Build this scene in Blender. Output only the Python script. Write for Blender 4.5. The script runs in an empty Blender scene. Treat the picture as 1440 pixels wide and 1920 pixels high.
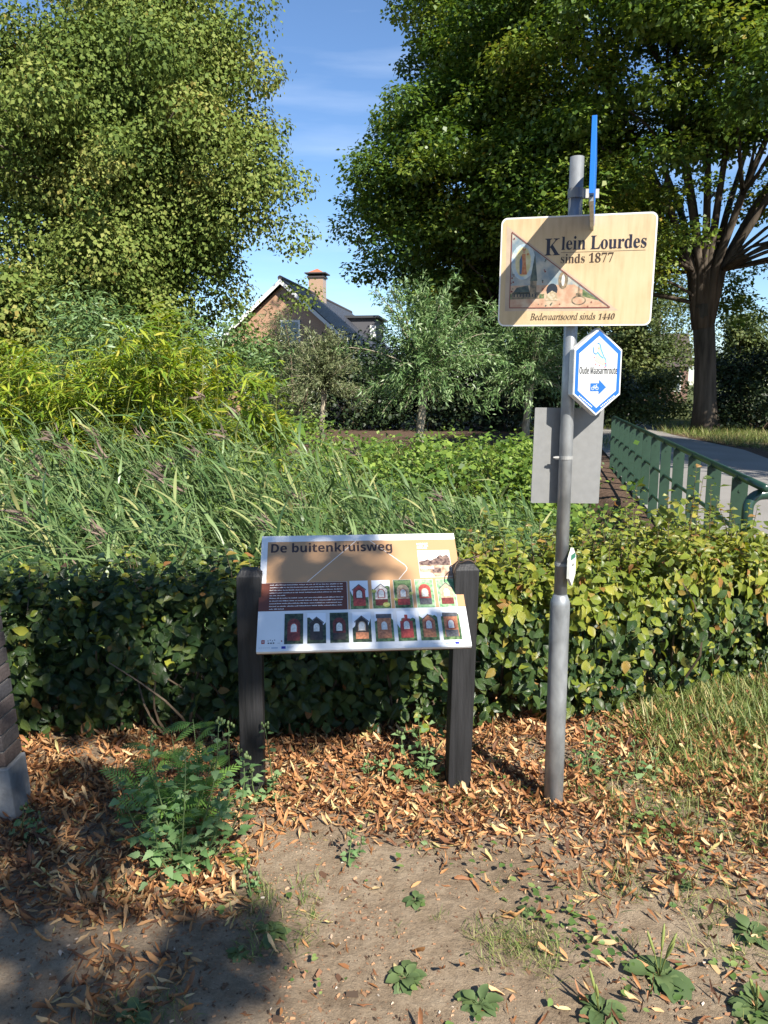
import bpy, bmesh, math
import numpy as np
from mathutils import Vector, Matrix

scn = bpy.context.scene
R = np.random.default_rng(11)
rad = math.radians

# ------------------------------------------------------------------ camera, sky, sun, exposure
cam_d = bpy.data.cameras.new('camera')
cam = bpy.data.objects.new('camera', cam_d)
scn.collection.objects.link(cam)
cam.location = (0, 0, 1.62)
cam.rotation_euler = (rad(90 - 9.4), 0, 0)
cam_d.sensor_fit = 'VERTICAL'
cam_d.sensor_height = 34.6
cam_d.lens = 26.0
cam_d.clip_start = 0.02
cam_d.clip_end = 5000
scn.camera = cam

SUN = np.array([0.519, -0.855, 0.86]); SUN = SUN / np.linalg.norm(SUN)   # towards the sun
SUN_EL = math.asin(SUN[2]); SUN_AZ = math.atan2(SUN[0], SUN[1])

world = bpy.data.worlds.new('World')
scn.world = world
world.use_nodes = True
wn = world.node_tree.nodes; wl = world.node_tree.links
bg = wn['Background']
sky = wn.new('ShaderNodeTexSky')
sky.sky_type = 'NISHITA'; sky.sun_disc = False
sky.sun_elevation = SUN_EL; sky.sun_rotation = SUN_AZ
sky.altitude = 0; sky.air_density = 1.0; sky.dust_density = 0.0; sky.ozone_density = 6.5
wtc = wn.new('ShaderNodeTexCoord')
wmp = wn.new('ShaderNodeMapping'); wmp.inputs['Scale'].default_value = (1.2, 1.2, 9.0)
wnz = wn.new('ShaderNodeTexNoise'); wnz.inputs['Scale'].default_value = 1.7; wnz.inputs['Detail'].default_value = 7
wrp = wn.new('ShaderNodeValToRGB')
wrp.color_ramp.elements[0].position = 0.50; wrp.color_ramp.elements[0].color = (0, 0, 0, 1)
wrp.color_ramp.elements[1].position = 0.85; wrp.color_ramp.elements[1].color = (0.38, 0.38, 0.38, 1)
wmx = wn.new('ShaderNodeMixRGB'); wmx.inputs['Color2'].default_value = (7.5, 8.2, 9.2, 1)
wl.new(wtc.outputs['Generated'], wmp.inputs['Vector']); wl.new(wmp.outputs['Vector'], wnz.inputs['Vector'])
wl.new(wnz.outputs['Fac'], wrp.inputs['Fac']); wl.new(wrp.outputs['Color'], wmx.inputs['Fac'])
wl.new(sky.outputs['Color'], wmx.inputs['Color1']); wl.new(wmx.outputs['Color'], bg.inputs['Color'])
bg.inputs['Strength'].default_value = 0.08

sun_d = bpy.data.lights.new('sun', 'SUN')
sun_d.energy = 5.0; sun_d.angle = rad(0.53); sun_d.color = (1.0, 0.94, 0.84)
sun = bpy.data.objects.new('sun', sun_d)
scn.collection.objects.link(sun)
sun.rotation_euler = Vector(SUN).to_track_quat('Z', 'Y').to_euler()

scn.view_settings.view_transform = 'Standard'
scn.view_settings.look = 'None'
scn.view_settings.exposure = 1.18
scn.view_settings.gamma = 1.0
scn.view_settings.use_curve_mapping = False
scn.cycles.use_denoising = True
scn.cycles.max_bounces = 8
scn.cycles.transparent_max_bounces = 6
scn.cycles.sample_clamp_indirect = 6

# ------------------------------------------------------------------ helpers
COL = scn.collection

def unit(a):
    return a / np.maximum(np.linalg.norm(a, axis=-1, keepdims=True), 1e-9)

def tag(o, label=None, cat=None, group=None, kind=None):
    if label: o['label'] = label
    if cat: o['category'] = cat
    if group: o['group'] = group
    if kind: o['kind'] = kind
    return o

def empty(name, loc=(0, 0, 0), rz=0.0):
    o = bpy.data.objects.new(name, None)
    COL.objects.link(o); o.location = loc; o.rotation_euler = (0, 0, rz); o.empty_display_size = 0.1
    return o

def link(name, me, parent=None, loc=None, rot=None):
    o = bpy.data.objects.new(name, me); COL.objects.link(o)
    if parent: o.parent = parent
    if loc is not None: o.location = loc
    if rot is not None: o.rotation_euler = rot
    return o

def mesh_np(name, V, F, mat=None, smooth=True, attrs=None):
    """V (n,3); F a (m,k) int array"""
    V = np.ascontiguousarray(V, np.float32); F = np.ascontiguousarray(F, np.int32)
    me = bpy.data.meshes.new(name)
    m, k = F.shape
    me.vertices.add(len(V)); me.vertices.foreach_set('co', V.ravel())
    me.loops.add(m * k); me.loops.foreach_set('vertex_index', F.ravel())
    me.polygons.add(m)
    me.polygons.foreach_set('loop_start', np.arange(0, m * k, k, dtype=np.int32))
    if not smooth:
        me.polygons.foreach_set('use_smooth', np.zeros(m, bool))
    for an, av in (attrs or {}).items():
        av = np.asarray(av, np.float32)
        if av.ndim == 1:
            at = me.attributes.new(an, 'FLOAT', 'POINT'); at.data.foreach_set('value', av)
        else:
            at = me.attributes.new(an, 'FLOAT_VECTOR', 'POINT'); at.data.foreach_set('vector', av.ravel())
    me.update(calc_edges=True)
    if mat: me.materials.append(mat)
    return me

def frames(d, n):
    d = unit(d); x = unit(np.cross(d, n)); z = np.cross(x, d)
    return np.stack([x, d, z], 1)          # rows are the local axes

def inst(T, P, M, S):
    """template (V,F) at positions P with row-bases M and scale S (n,) or (n,3)"""
    tv, tf = T
    S = np.asarray(S, float)
    if S.ndim == 1: S = np.repeat(S[:, None], 3, 1)
    L = tv[None] * S[:, None, :]
    V = np.einsum('nvk,nkj->nvj', L, M) + P[:, None, :]
    F = tf[None] + (np.arange(len(P)) * len(tv))[:, None, None]
    return V.reshape(-1, 3), F.reshape(-1, tf.shape[1])

def leaf_grid(rows, width, fold=0.12, droop=0.15, wave=0.0, twist=0.0):
    """rows: list of (t, halfwidth 0..1); three columns; folded along the midrib; +y is the tip"""
    V = []; U = []
    for i, (t, w) in enumerate(rows):
        z0 = -droop * t * t
        for c in (-1, 0, 1):
            x = c * w * width * 0.5
            z = z0 + abs(c) * w * width * fold + (wave * math.sin(t * 9 + c * 2) if c else 0) + c * twist * t * width
            V.append((x, t, z)); U.append((c * w, t, 0))
    F = []
    for i in range(len(rows) - 1):
        a = i * 3; b = a + 3
        F += [(a, a + 1, b + 1, b), (a + 1, a + 2, b + 2, b + 1)]
    return np.array(V), np.array(F), np.array(U)

def blade(n, width, droop):
    """narrow strip of n segments, curved"""
    V = []; F = []
    for i in range(n + 1):
        t = i / n; w = width * 0.5 * (min(1, 0.35 + t * 2.2) if t < 0.3 else max(0.03, 1 - ((t - 0.3) / 0.7) ** 1.6))
        V += [(-w, t, -droop * t * t), (w, t, -droop * t * t)]
    for i in range(n):
        a = 2 * i; F.append((a, a + 1, a + 3, a + 2))
    return np.array(V), np.array(F)

DIAMOND = (np.array([(0, 0, 0), (0.40, 0.40, 0.07), (0, 1, -0.14), (-0.40, 0.40, 0.07)]), np.array([(0, 1, 2, 3)]))
HEXL = (np.array([(0, 0, 0), (.27, .2, .05), (.34, .52, .03), (0, 1, -.14), (-.34, .52, .03), (-.27, .2, .05)]), np.array([(0, 1, 2, 3), (0, 3, 4, 5)]))
NARROW = (np.array([(0, 0, 0), (0.11, 0.4, 0.02), (0, 1, -0.22), (-0.11, 0.4, 0.02)]), np.array([(0, 1, 2, 3)]))
OVAL = leaf_grid([(0, .04), (.1, .45), (.28, .9), (.48, 1), (.68, .82), (.86, .42), (1, .02)], 0.66, 0.18, 0.28, 0.024)
OVAL_LOW = leaf_grid([(0, .04), (.26, .86), (.5, 1), (.78, .6), (1, .02)], 0.66, 0.18, 0.28, 0.024)
STRAP_LOW = leaf_grid([(0, .2), (.33, .95), (.7, .85), (1, .08)], 0.20, 0.45, -0.45, 0.035, 0.35)
STRAP = leaf_grid([(0, .15), (.22, .85), (.5, 1), (.78, .75), (1, .08)], 0.20, 0.45, -0.45, 0.035, 0.35)

def rnd_attr(n, k, r=None):
    return np.repeat(R.random(n) if r is None else r, k)

def tube(pts, rr, n=8, cap=True):
    pts = np.asarray(pts, float); rr = np.broadcast_to(np.asarray(rr, float), (len(pts),))
    tg = np.gradient(pts, axis=0); tg = unit(tg)
    ref = np.array([0.0, 0, 1]) if abs(tg[0][2]) < 0.9 else np.array([1.0, 0, 0])
    V = []; a = None
    for i in range(len(pts)):
        if a is None: a = np.cross(tg[i], ref)
        else: a = a - tg[i] * np.dot(a, tg[i])
        a = a / np.linalg.norm(a); b = np.cross(tg[i], a)
        for k in range(n):
            th = 2 * math.pi * k / n
            V.append(pts[i] + rr[i] * (a * math.cos(th) + b * math.sin(th)))
    F = []
    for i in range(len(pts) - 1):
        for k in range(n):
            k2 = (k + 1) % n
            F.append((i * n + k, i * n + k2, (i + 1) * n + k2, (i + 1) * n + k))
    if cap:
        for base, p in ((0, pts[0]), ((len(pts) - 1) * n, pts[-1])):
            c = len(V); V.append(p)
            for k in range(n):
                k2 = (k + 1) % n
                F.append((c, base + k2, base + k, c) if base == 0 else (c, base + k, base + k2, c))
    return np.array(V), F

class MB:
    """collects shapes of one part"""
    def __init__(s): s.V = []; s.F = []; s.n = 0
    def add(s, V, F):
        V = np.asarray(V, float)
        s.V.append(V); s.F += [tuple(i + s.n for i in dict.fromkeys(f)) for f in F]; s.n += len(V)
        return s
    def tube(s, pts, rr, n=8, cap=True): return s.add(*tube(pts, rr, n, cap))
    def box(s, c, size, rz=0):
        c = np.array(c, float); h = np.array(size, float) / 2
        V = np.array([(x, y, z) for z in (-1, 1) for y in (-1, 1) for x in (-1, 1)]) * h
        co, si = math.cos(rz), math.sin(rz)
        V = np.stack([V[:, 0] * co - V[:, 1] * si, V[:, 0] * si + V[:, 1] * co, V[:, 2]], 1) + c
        return s.add(V, [(0, 2, 3, 1), (4, 5, 7, 6), (0, 1, 5, 4), (2, 6, 7, 3), (0, 4, 6, 2), (1, 3, 7, 5)])
    def prism(s, poly, z0, z1):
        n = len(poly)
        V = [(x, y, z0) for x, y in poly] + [(x, y, z1) for x, y in poly]
        F = [tuple(range(n - 1, -1, -1)), tuple(range(n, 2 * n))] + [(i, (i + 1) % n, n + (i + 1) % n, n + i) for i in range(n)]
        return s.add(V, F)
    def build(s, name, mat, parent=None, smooth=False, bevel=0, loc=None, rot=None):
        me = bpy.data.meshes.new(name)
        me.from_pydata(np.concatenate(s.V).tolist(), [], s.F)
        if bevel:
            bm = bmesh.new(); bm.from_mesh(me)
            es = [e for e in bm.edges if len(e.link_faces) == 2 and e.calc_face_angle(0) > 0.5]
            bmesh.ops.bevel(bm, geom=es, offset=bevel, segments=2, affect='EDGES', profile=0.6)
            bm.to_mesh(me); bm.free()
        if smooth: me.shade_smooth() if hasattr(me, 'shade_smooth') else None
        else: me.shade_flat() if hasattr(me, 'shade_flat') else None
        if mat: me.materials.append(mat)
        return link(name, me, parent, loc, rot)

# ------------------------------------------------------------------ materials
MATS = {}
def nodes(name):
    m = bpy.data.materials.new(name); m.use_nodes = True
    nt = m.node_tree; return m, nt.nodes, nt.links, nt.nodes['Principled BSDF'], nt.nodes['Material Output']

def ramp(n, stops):
    r = n.new('ShaderNodeValToRGB'); e = r.color_ramp.elements
    while len(e) < len(stops): e.new(0.5)
    for i, (p, c) in enumerate(stops):
        e[i].position = p; e[i].color = (*c, 1)
    return r

def plain(name, c, rough=0.6, metal=0.0, var=0.0, scale=30.0, bump=0.0, bscale=None, spec=0.5, stretch=None):
    if name in MATS: return MATS[name]
    m, n, l, b, o = nodes(name)
    b.inputs['Roughness'].default_value = rough; b.inputs['Metallic'].default_value = metal
    b.inputs['Specular IOR Level'].default_value = spec
    b.inputs['Base Color'].default_value = (*c, 1)
    if var or bump:
        tc = n.new('ShaderNodeTexCoord'); mp = n.new('ShaderNodeMapping')
        if stretch: mp.inputs['Scale'].default_value = stretch
        l.new(tc.outputs['Object'], mp.inputs['Vector'])
        nz = n.new('ShaderNodeTexNoise'); nz.inputs['Scale'].default_value = scale; nz.inputs['Detail'].default_value = 6
        l.new(mp.outputs['Vector'], nz.inputs['Vector'])
        rp = ramp(n, [(0.3, tuple(x * (1 - var) for x in c)), (0.7, tuple(min(1, x * (1 + var)) for x in c))])
        l.new(nz.outputs['Fac'], rp.inputs['Fac']); l.new(rp.outputs['Color'], b.inputs['Base Color'])
        if bump:
            nb = n.new('ShaderNodeTexNoise'); nb.inputs['Scale'].default_value = bscale or scale * 3; nb.inputs['Detail'].default_value = 5
            l.new(mp.outputs['Vector'], nb.inputs['Vector'])
            bp = n.new('ShaderNodeBump'); bp.inputs['Strength'].default_value = bump; bp.inputs['Distance'].default_value = 0.01
            l.new(nb.outputs['Fac'], bp.inputs['Height']); l.new(bp.outputs['Normal'], b.inputs['Normal'])
    MATS[name] = m
    return m

def leafmat(name, stops, trans=0.25, rough=0.5, veins=0.0, tone=None, spec=0.35, tcol=None):
    """colour by the leaf's own random value; tone: second ramp mixed by the attribute tone"""
    if name in MATS: return MATS[name]
    m, n, l, b, o = nodes(name)
    at = n.new('ShaderNodeAttribute'); at.attribute_name = 'rnd'
    rp = ramp(n, stops); l.new(at.outputs['Fac'], rp.inputs['Fac'])
    col = rp.outputs['Color']
    if tone:
        at2 = n.new('ShaderNodeAttribute'); at2.attribute_name = 'tone'
        rp2 = ramp(n, tone); l.new(at.outputs['Fac'], rp2.inputs['Fac'])
        mx = n.new('ShaderNodeMixRGB'); l.new(at2.outputs['Fac'], mx.inputs['Fac'])
        l.new(col, mx.inputs['Color1']); l.new(rp2.outputs['Color'], mx.inputs['Color2']); col = mx.outputs['Color']
    if veins:
        lu = n.new('ShaderNodeAttribute'); lu.attribute_name = 'luv'
        sx = n.new('ShaderNodeSeparateXYZ'); l.new(lu.outputs['Vector'], sx.inputs['Vector'])
        ab = n.new('ShaderNodeMath'); ab.operation = 'ABSOLUTE'; l.new(sx.outputs['X'], ab.inputs[0])
        ml = n.new('ShaderNodeMath'); ml.operation = 'MULTIPLY_ADD'; ml.inputs[1].default_value = -0.32
        l.new(ab.outputs[0], ml.inputs[0]); l.new(sx.outputs['Y'], ml.inputs[2])
        fr = n.new('ShaderNodeMath'); fr.operation = 'MULTIPLY'; fr.inputs[1].default_value = 62.0; l.new(ml.outputs[0], fr.inputs[0])
        sn = n.new('ShaderNodeMath'); sn.operation = 'SINE'; l.new(fr.outputs[0], sn.inputs[0])
        bp = n.new('ShaderNodeBump'); bp.inputs['Strength'].default_value = veins; bp.inputs['Distance'].default_value = 0.0035
        l.new(sn.outputs[0], bp.inputs['Height']); l.new(bp.outputs['Normal'], b.inputs['Normal'])
    l.new(col, b.inputs['Base Color'])
    b.inputs['Roughness'].default_value = rough; b.inputs['Specular IOR Level'].default_value = spec
    if trans:
        tr = n.new('ShaderNodeBsdfTranslucent'); ms = n.new('ShaderNodeMixShader'); ms.inputs['Fac'].default_value = trans
        hs = n.new('ShaderNodeHueSaturation'); hs.inputs['Hue'].default_value = 0.485; hs.inputs['Saturation'].default_value = 1.1; hs.inputs['Value'].default_value = 1.6
        l.new(col, hs.inputs['Color']); l.new(hs.outputs['Color'], tr.inputs['Color'])
        l.new(b.outputs['BSDF'], ms.inputs[1]); l.new(tr.outputs['BSDF'], ms.inputs[2]); l.new(ms.outputs['Shader'], o.inputs['Surface'])
    MATS[name] = m
    return m

def soil_mat():
    m, n, l, b, o = nodes('soil')
    tc = n.new('ShaderNodeTexCoord')
    def noise(s, d=6, r=0.6):
        z = n.new('ShaderNodeTexNoise'); z.inputs['Scale'].default_value = s; z.inputs['Detail'].default_value = d; z.inputs['Roughness'].default_value = r
        l.new(tc.outputs['Object'], z.inputs['Vector']); return z
    big = noise(1.6); mid = noise(14, 8, 0.7); fine = noise(95, 9, 0.8)
    r1 = ramp(n, [(0.34, (0.135, 0.096, 0.062)), (0.50, (0.245, 0.186, 0.126)), (0.66, (0.345, 0.275, 0.195))])
    mx = n.new('ShaderNodeMixRGB'); mx.inputs['Fac'].default_value = 0.55
    l.new(big.outputs['Fac'], mx.inputs['Color1']); l.new(mid.outputs['Fac'], mx.inputs['Color2'])
    l.new(mx.outputs['Color'], r1.inputs['Fac'])
    r2 = ramp(n, [(0.30, (0.6, 0.56, 0.53)), (0.5, (1, 1, 1)), (0.72, (1.25, 1.2, 1.15))])
    l.new(fine.outputs['Fac'], r2.inputs['Fac'])
    mu = n.new('ShaderNodeMixRGB'); mu.blend_type = 'MULTIPLY'; mu.inputs['Fac'].default_value = 0.85
    l.new(r1.outputs['Color'], mu.inputs['Color1']); l.new(r2.outputs['Color'], mu.inputs['Color2'])
    # beyond the hedge: dark humus, then grass land
    sp = n.new('ShaderNodeSeparateXYZ'); l.new(tc.outputs['Object'], sp.inputs['Vector'])
    mr = n.new('ShaderNodeMapRange'); mr.inputs[1].default_value = 3.5; mr.inputs[2].default_value = 4.6; l.new(sp.outputs['Y'], mr.inputs[0])
    hum = ramp(n, [(0.35, (0.055, 0.036, 0.025)), (0.65, (0.135, 0.088, 0.062))]); l.new(mid.outputs['Fac'], hum.inputs['Fac'])
    m2 = n.new('ShaderNodeMixRGB'); l.new(mr.outputs[0], m2.inputs['Fac']); l.new(mu.outputs['Color'], m2.inputs['Color1']); l.new(hum.outputs['Color'], m2.inputs['Color2'])
    mr3 = n.new('ShaderNodeMapRange'); mr3.inputs[1].default_value = 30; mr3.inputs[2].default_value = 36; l.new(sp.outputs['Y'], mr3.inputs[0])
    gr = ramp(n, [(0.35, (0.045, 0.07, 0.02)), (0.65, (0.12, 0.12, 0.045))]); l.new(mid.outputs['Fac'], gr.inputs['Fac'])
    m3 = n.new('ShaderNodeMixRGB'); l.new(mr3.outputs[0], m3.inputs['Fac']); l.new(m2.outputs['Color'], m3.inputs['Color1']); l.new(gr.outputs['Color'], m3.inputs['Color2'])
    l.new(m3.outputs['Color'], b.inputs['Base Color'])
    b.inputs['Roughness'].default_value = 0.95; b.inputs['Specular IOR Level'].default_value = 0.15
    rel = noise(38, 12, 0.78)
    ad = n.new('ShaderNodeMath'); ad.operation = 'ADD'; l.new(mid.outputs['Fac'], ad.inputs[0]); l.new(rel.outputs['Fac'], ad.inputs[1])
    bp = n.new('ShaderNodeBump'); bp.inputs['Strength'].default_value = 0.75; bp.inputs['Distance'].default_value = 0.02
    l.new(ad.outputs[0], bp.inputs['Height']); l.new(bp.outputs['Normal'], b.inputs['Normal'])
    return m

def asphalt_mat():
    m, n, l, b, o = nodes('asphalt')
    tc = n.new('ShaderNodeTexCoord')
    z1 = n.new('ShaderNodeTexNoise'); z1.inputs['Scale'].default_value = 0.7; z1.inputs['Detail'].default_value = 5
    z2 = n.new('ShaderNodeTexNoise'); z2.inputs['Scale'].default_value = 90; z2.inputs['Detail'].default_value = 4
    for z in (z1, z2): l.new(tc.outputs['Object'], z.inputs['Vector'])
    mx = n.new('ShaderNodeMixRGB'); mx.inputs['Fac'].default_value = 0.45
    l.new(z1.outputs['Fac'], mx.inputs['Color1']); l.new(z2.outputs['Fac'], mx.inputs['Color2'])
    r = ramp(n, [(0.3, (0.16, 0.148, 0.135)), (0.7, (0.26, 0.245, 0.225))]); l.new(mx.outputs['Color'], r.inputs['Fac'])
    l.new(r.outputs['Color'], b.inputs['Base Color']); b.inputs['Roughness'].default_value = 0.9
    bp = n.new('ShaderNodeBump'); bp.inputs['Strength'].default_value = 0.5; bp.inputs['Distance'].default_value = 0.006
    l.new(z2.outputs['Fac'], bp.inputs['Height']); l.new(bp.outputs['Normal'], b.inputs['Normal'])
    return m

def bark_mat(name, c, scale=18, stretch=(1, 1, 0.12)):
    return plain(name, c, 0.9, var=0.5, scale=scale, bump=1.0, bscale=scale * 1.3, stretch=stretch, spec=0.2)

BARK = bark_mat('hornbeam bark', (0.085, 0.068, 0.052), 7)
BARK_W = bark_mat('willow bark', (0.30, 0.26, 0.19), 22, (1, 1, 0.3))
TWIG = plain('twig', (0.10, 0.07, 0.045), 0.85)
GALV = plain('galvanised steel', (0.29, 0.305, 0.315), 0.42, 0.55, var=0.30, scale=22, bump=0.05, stretch=(1, 1, 0.5))
GALVB = plain('weathered aluminium', (0.28, 0.28, 0.27), 0.6, 0.35, var=0.22, scale=9, bump=0.03)
TAR = plain('black stained wood', (0.013, 0.013, 0.014), 0.6, var=0.6, scale=40, bump=0.35, stretch=(1, 1, 0.08), spec=0.4)
GREEN = plain('green paint', (0.018, 0.044, 0.026), 0.42, var=0.14, scale=12, spec=0.5)
GREENT = plain('green tube paint', (0.013, 0.042, 0.027), 0.28, var=0.1, scale=12, spec=0.6)
WHITE = plain('white print', (0.66, 0.67, 0.68), 0.35, var=0.05, scale=12)
STONE = plain('base stone', (0.17, 0.175, 0.18), 0.85, var=0.3, scale=12, bump=0.4, bscale=60)
MORTAR = plain('mortar', (0.13, 0.12, 0.11), 0.95, var=0.2, scale=40, bump=0.5)

# ------------------------------------------------------------------ ground and road
def fence_x(y): return 1.355 + 0.207 * y

def sstep(a, b, x):
    t = np.clip((x - a) / (b - a), 0, 1); return t * t * (3 - 2 * t)

_ph = R.random((10, 3)) * 6.28
def lump(x, y, s):
    v = 0
    for i in range(5):
        a = _ph[i, 0]; f = s * (1 + 0.55 * i)
        v = v + np.sin(f * (x * math.cos(a) + y * math.sin(a)) + _ph[i, 1]) / (1 + 0.5 * i)
    return v / 2.5

def ground_z(x, y):
    x = np.asarray(x, float); y = np.asarray(y, float)
    near = 1 - sstep(12, 20, np.hypot(x, y))
    z = 0.012 * lump(x, y, 3.2) * near + 0.005 * lump(x, y, 13) * near
    dit = sstep(3.9, 5.0, y) * (1 - sstep(9.5, 12.5, y)) * (1 - sstep(-0.75, -0.15, x - fence_x(y)))
    return z - 0.75 * dit

def axis(fine0, fine1, step, lo, hi):
    a = np.arange(fine0, fine1 + 1e-6, step)
    def out(s, e, d):
        r = []; x = s; st = step
        while abs(x) < abs(e) or (x - s) * d < (e - s) * d:
            st *= 1.22; x = x + d * st; r.append(x)
            if (d > 0 and x >= e) or (d < 0 and x <= e): break
        return np.array(r)
    return np.concatenate([out(fine0, lo, -1)[::-1], a, out(fine1, hi, 1)])
gx = axis(-2.6, 3.4, 0.05, -900, 900); gy = axis(0.8, 5.6, 0.05, -300, 2200)
GX, GY = np.meshgrid(gx, gy)
GV = np.stack([GX, GY, ground_z(GX, GY)], -1).reshape(-1, 3)
nx, ny = len(gx), len(gy)
ii = (np.arange(ny - 1)[:, None] * nx + np.arange(nx - 1)[None]).ravel()
ground = link('ground', mesh_np('ground', GV, np.stack([ii, ii + 1, ii + nx + 1, ii + nx], 1), soil_mat()))
tag(ground, kind='structure')

lft = [(fence_x(y) + 0.12, y) for y in np.linspace(-8, 15.5, 40)] + [(5.4, 19), (6.6, 25), (8.6, 34), (12.5, 50), (22, 85), (60, 220)]
rgt = [(5.6 + 0.16 * y, y) for y in np.linspace(-8, 15.5, 40)] + [(8.9, 19), (9.3, 25), (11.2, 34), (15.5, 50), (26, 85), (66, 220)]
RV = []
for (a, b) in zip(lft, rgt):
    for t in np.linspace(0, 1, 9):
        RV.append((a[0] + (b[0] - a[0]) * t, a[1] + (b[1] - a[1]) * t, 0.03 + 0.04 * (1 - (2 * t - 1) ** 2)))
RF = [(i * 9 + k, i * 9 + k + 1, (i + 1) * 9 + k + 1, (i + 1) * 9 + k) for i in range(len(lft) - 1) for k in range(8)]
road = link('road', mesh_np('road', np.array(RV), np.array(RF), asphalt_mat())); tag(road, kind='structure')
# concrete edge beam of the little bridge, under the railing
eb = MB()
pa = np.array([fence_x(3.2), 3.2]); pb = np.array([fence_x(15.3), 15.3]); dv = (pb - pa) / np.linalg.norm(pb - pa)
eb.box(((pa[0] + pb[0]) / 2 + 0.12, (pa[1] + pb[1]) / 2, -0.42), (0.22, np.linalg.norm(pb - pa), 0.94), -math.atan2(dv[0], dv[1]))
tag(eb.build('bridge_edge', plain('bridge concrete', (0.22, 0.21, 0.19), 0.9, var=0.3, scale=3, bump=0.3)), kind='structure')

# ------------------------------------------------------------------ text
def fancy(t, up, lo, dg):
    r = ''
    for ch in t:
        if 'A' <= ch <= 'Z' and up: r += chr(up + ord(ch) - 65)
        elif 'a' <= ch <= 'z' and lo: r += chr(lo + ord(ch) - 97)
        elif '0' <= ch <= '9' and dg: r += chr(dg + ord(ch) - 48)
        else: r += ch
    return r
def serif_bold(t): return fancy(t, 0x1D400, 0x1D41A, 0x1D7CE)
def serif_ital(t): return fancy(t, 0x1D434, 0x1D44E, None)
def sans_bold(t): return fancy(t, 0x1D5D4, 0x1D5EE, 0x1D7EC)

def text(name, body, mat, parent, x, y, z, width=None, height=None, off=0, shear=0):
    """flat lettering, fitted to a width (and cap height scale) in the sign's own plane"""
    c = bpy.data.curves.new(name, 'FONT'); c.body = body; c.size = 1; c.offset = off; c.shear = shear
    c.resolution_u = 4
    o = bpy.data.objects.new(name, c); COL.objects.link(o)
    bpy.context.view_layer.update()
    me = bpy.data.meshes.new_from_object(o.evaluated_get(bpy.context.evaluated_depsgraph_get()))
    bpy.data.objects.remove(o)
    co = np.empty(len(me.vertices) * 3, np.float32); me.vertices.foreach_get('co', co); co = co.reshape(-1, 3)
    mn, mxx = co.min(0), co.max(0)
    sx = width / (mxx[0] - mn[0]); sy = sx if height is None else height
    co[:, 0] = (co[:, 0] - mn[0]) * sx; co[:, 1] *= sy; co[:, 2] = 0
    me.vertices.foreach_set('co', co.ravel()); me.update()
    me.materials.clear(); me.materials.append(mat)
    return link(name, me, parent, (x, y, z))

def flats(name, items, parent, z0=0.0, dz=0.0004):
    """one printed picture: items (polygon, material, layer)"""
    V = []; F = []; mi = []; mats = []
    for poly, m, ly in items:
        b = len(V); V += [(x, y, z0 + dz * ly) for x, y in poly]
        if m not in mats: mats.append(m)
        F.append(tuple(range(b, b + len(poly)))); mi.append(mats.index(m))
    me = bpy.data.meshes.new(name); me.from_pydata(V, [], F)
    for m in mats: me.materials.append(m)
    me.polygons.foreach_set('material_index', mi)
    return link(name, me, parent)

def rect(x0, y0, x1, y1): return [(x0, y0), (x1, y0), (x1, y1), (x0, y1)]
def disc(cx, cy, rx, ry=None, n=14, a0=0, a1=360):
    ry = rx if ry is None else ry
    m = n if a1 - a0 >= 360 else n + 1
    return [(cx + rx * math.cos(rad(a0 + (a1 - a0) * i / n)), cy + ry * math.sin(rad(a0 + (a1 - a0) * i / n))) for i in range(m)]
def stroke(pts, w):
    p = np.array(pts, float); t = unit(np.gradient(p, axis=0)); nn = np.stack([-t[:, 1], t[:, 0]], 1) * w / 2
    return [tuple(q) for q in (p + nn)] + [tuple(q) for q in (p - nn)[::-1]]
def stroke_items(pts, w, m, ly):
    out = []
    for a, b in zip(pts[:-1], pts[1:]):
        out.append((stroke([a, b], w)[0:2][::1] + stroke([a, b], w)[2:], m, ly))
    return out
def rrect(w, h, r, n=6):
    out = []
    for cx, cy, a in ((w - r, h - r, 0), (-w + r, h - r, 90), (-w + r, -h + r, 180), (w - r, -h + r, 270)):
        out += [(cx + r * math.cos(rad(a + 90 * i / n)), cy + r * math.sin(rad(a + 90 * i / n))) for i in range(n + 1)]
    return out

def ink(name, c): return plain(name, c, 0.4)
INK = ink('dark blue ink', (0.012, 0.012, 0.028)); INKB = ink('brown ink', (0.05, 0.03, 0.02))
def print_mat(name, c1, c2, scale=40):
    if name in MATS: return MATS[name]
    m, n, l, b, o = nodes(name)
    tc = n.new('ShaderNodeTexCoord'); z = n.new('ShaderNodeTexNoise'); z.inputs['Scale'].default_value = scale; z.inputs['Detail'].default_value = 5
    l.new(tc.outputs['Object'], z.inputs['Vector'])
    r = ramp(n, [(0.38, c1), (0.62, c2)]); l.new(z.outputs['Fac'], r.inputs['Fac']); l.new(r.outputs['Color'], b.inputs['Base Color'])
    b.inputs['Roughness'].default_value = 0.35
    MATS[name] = m; return m

# ------------------------------------------------------------------ information board
board = empty('information_board', (-0.105, 2.905, 0), rad(4.4))
tag(board, 'tilted information board with small photographs on two black wooden posts before the hedge', 'information board')
for sx, h, lean in ((-0.423, 0.925, 0.012), (0.405, 0.935, 0.022)):
    p = MB(); w = 0.046
    V = []
    for z, k, s in ((-0.1, 1, 0), (h - 0.022, 1, h * lean), (h, 0.62, h * lean)):
        V += [(sx + s + a * w * k, b * w * k, z) for a, b in ((-1, -1), (1, -1), (1, 1), (-1, 1))]
    F = [(0, 3, 2, 1), (8, 9, 10, 11)] + [(i * 4 + k, i * 4 + (k + 1) % 4, i * 4 + 4 + (k + 1) % 4, i * 4 + 4 + k) for i in range(2) for k in range(4)]
    p.add(V, F).build('post', TAR, board, bevel=0.003)
wr = MB()
pts = [(0.43 + 0.034 * math.cos(a), 0.0 + 0.03 * math.sin(a), 0.943 + 0.007 * math.sin(3 * a)) for a in np.linspace(0.4, 7.2, 40)] + [(.485, .02, .955)]
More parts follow.
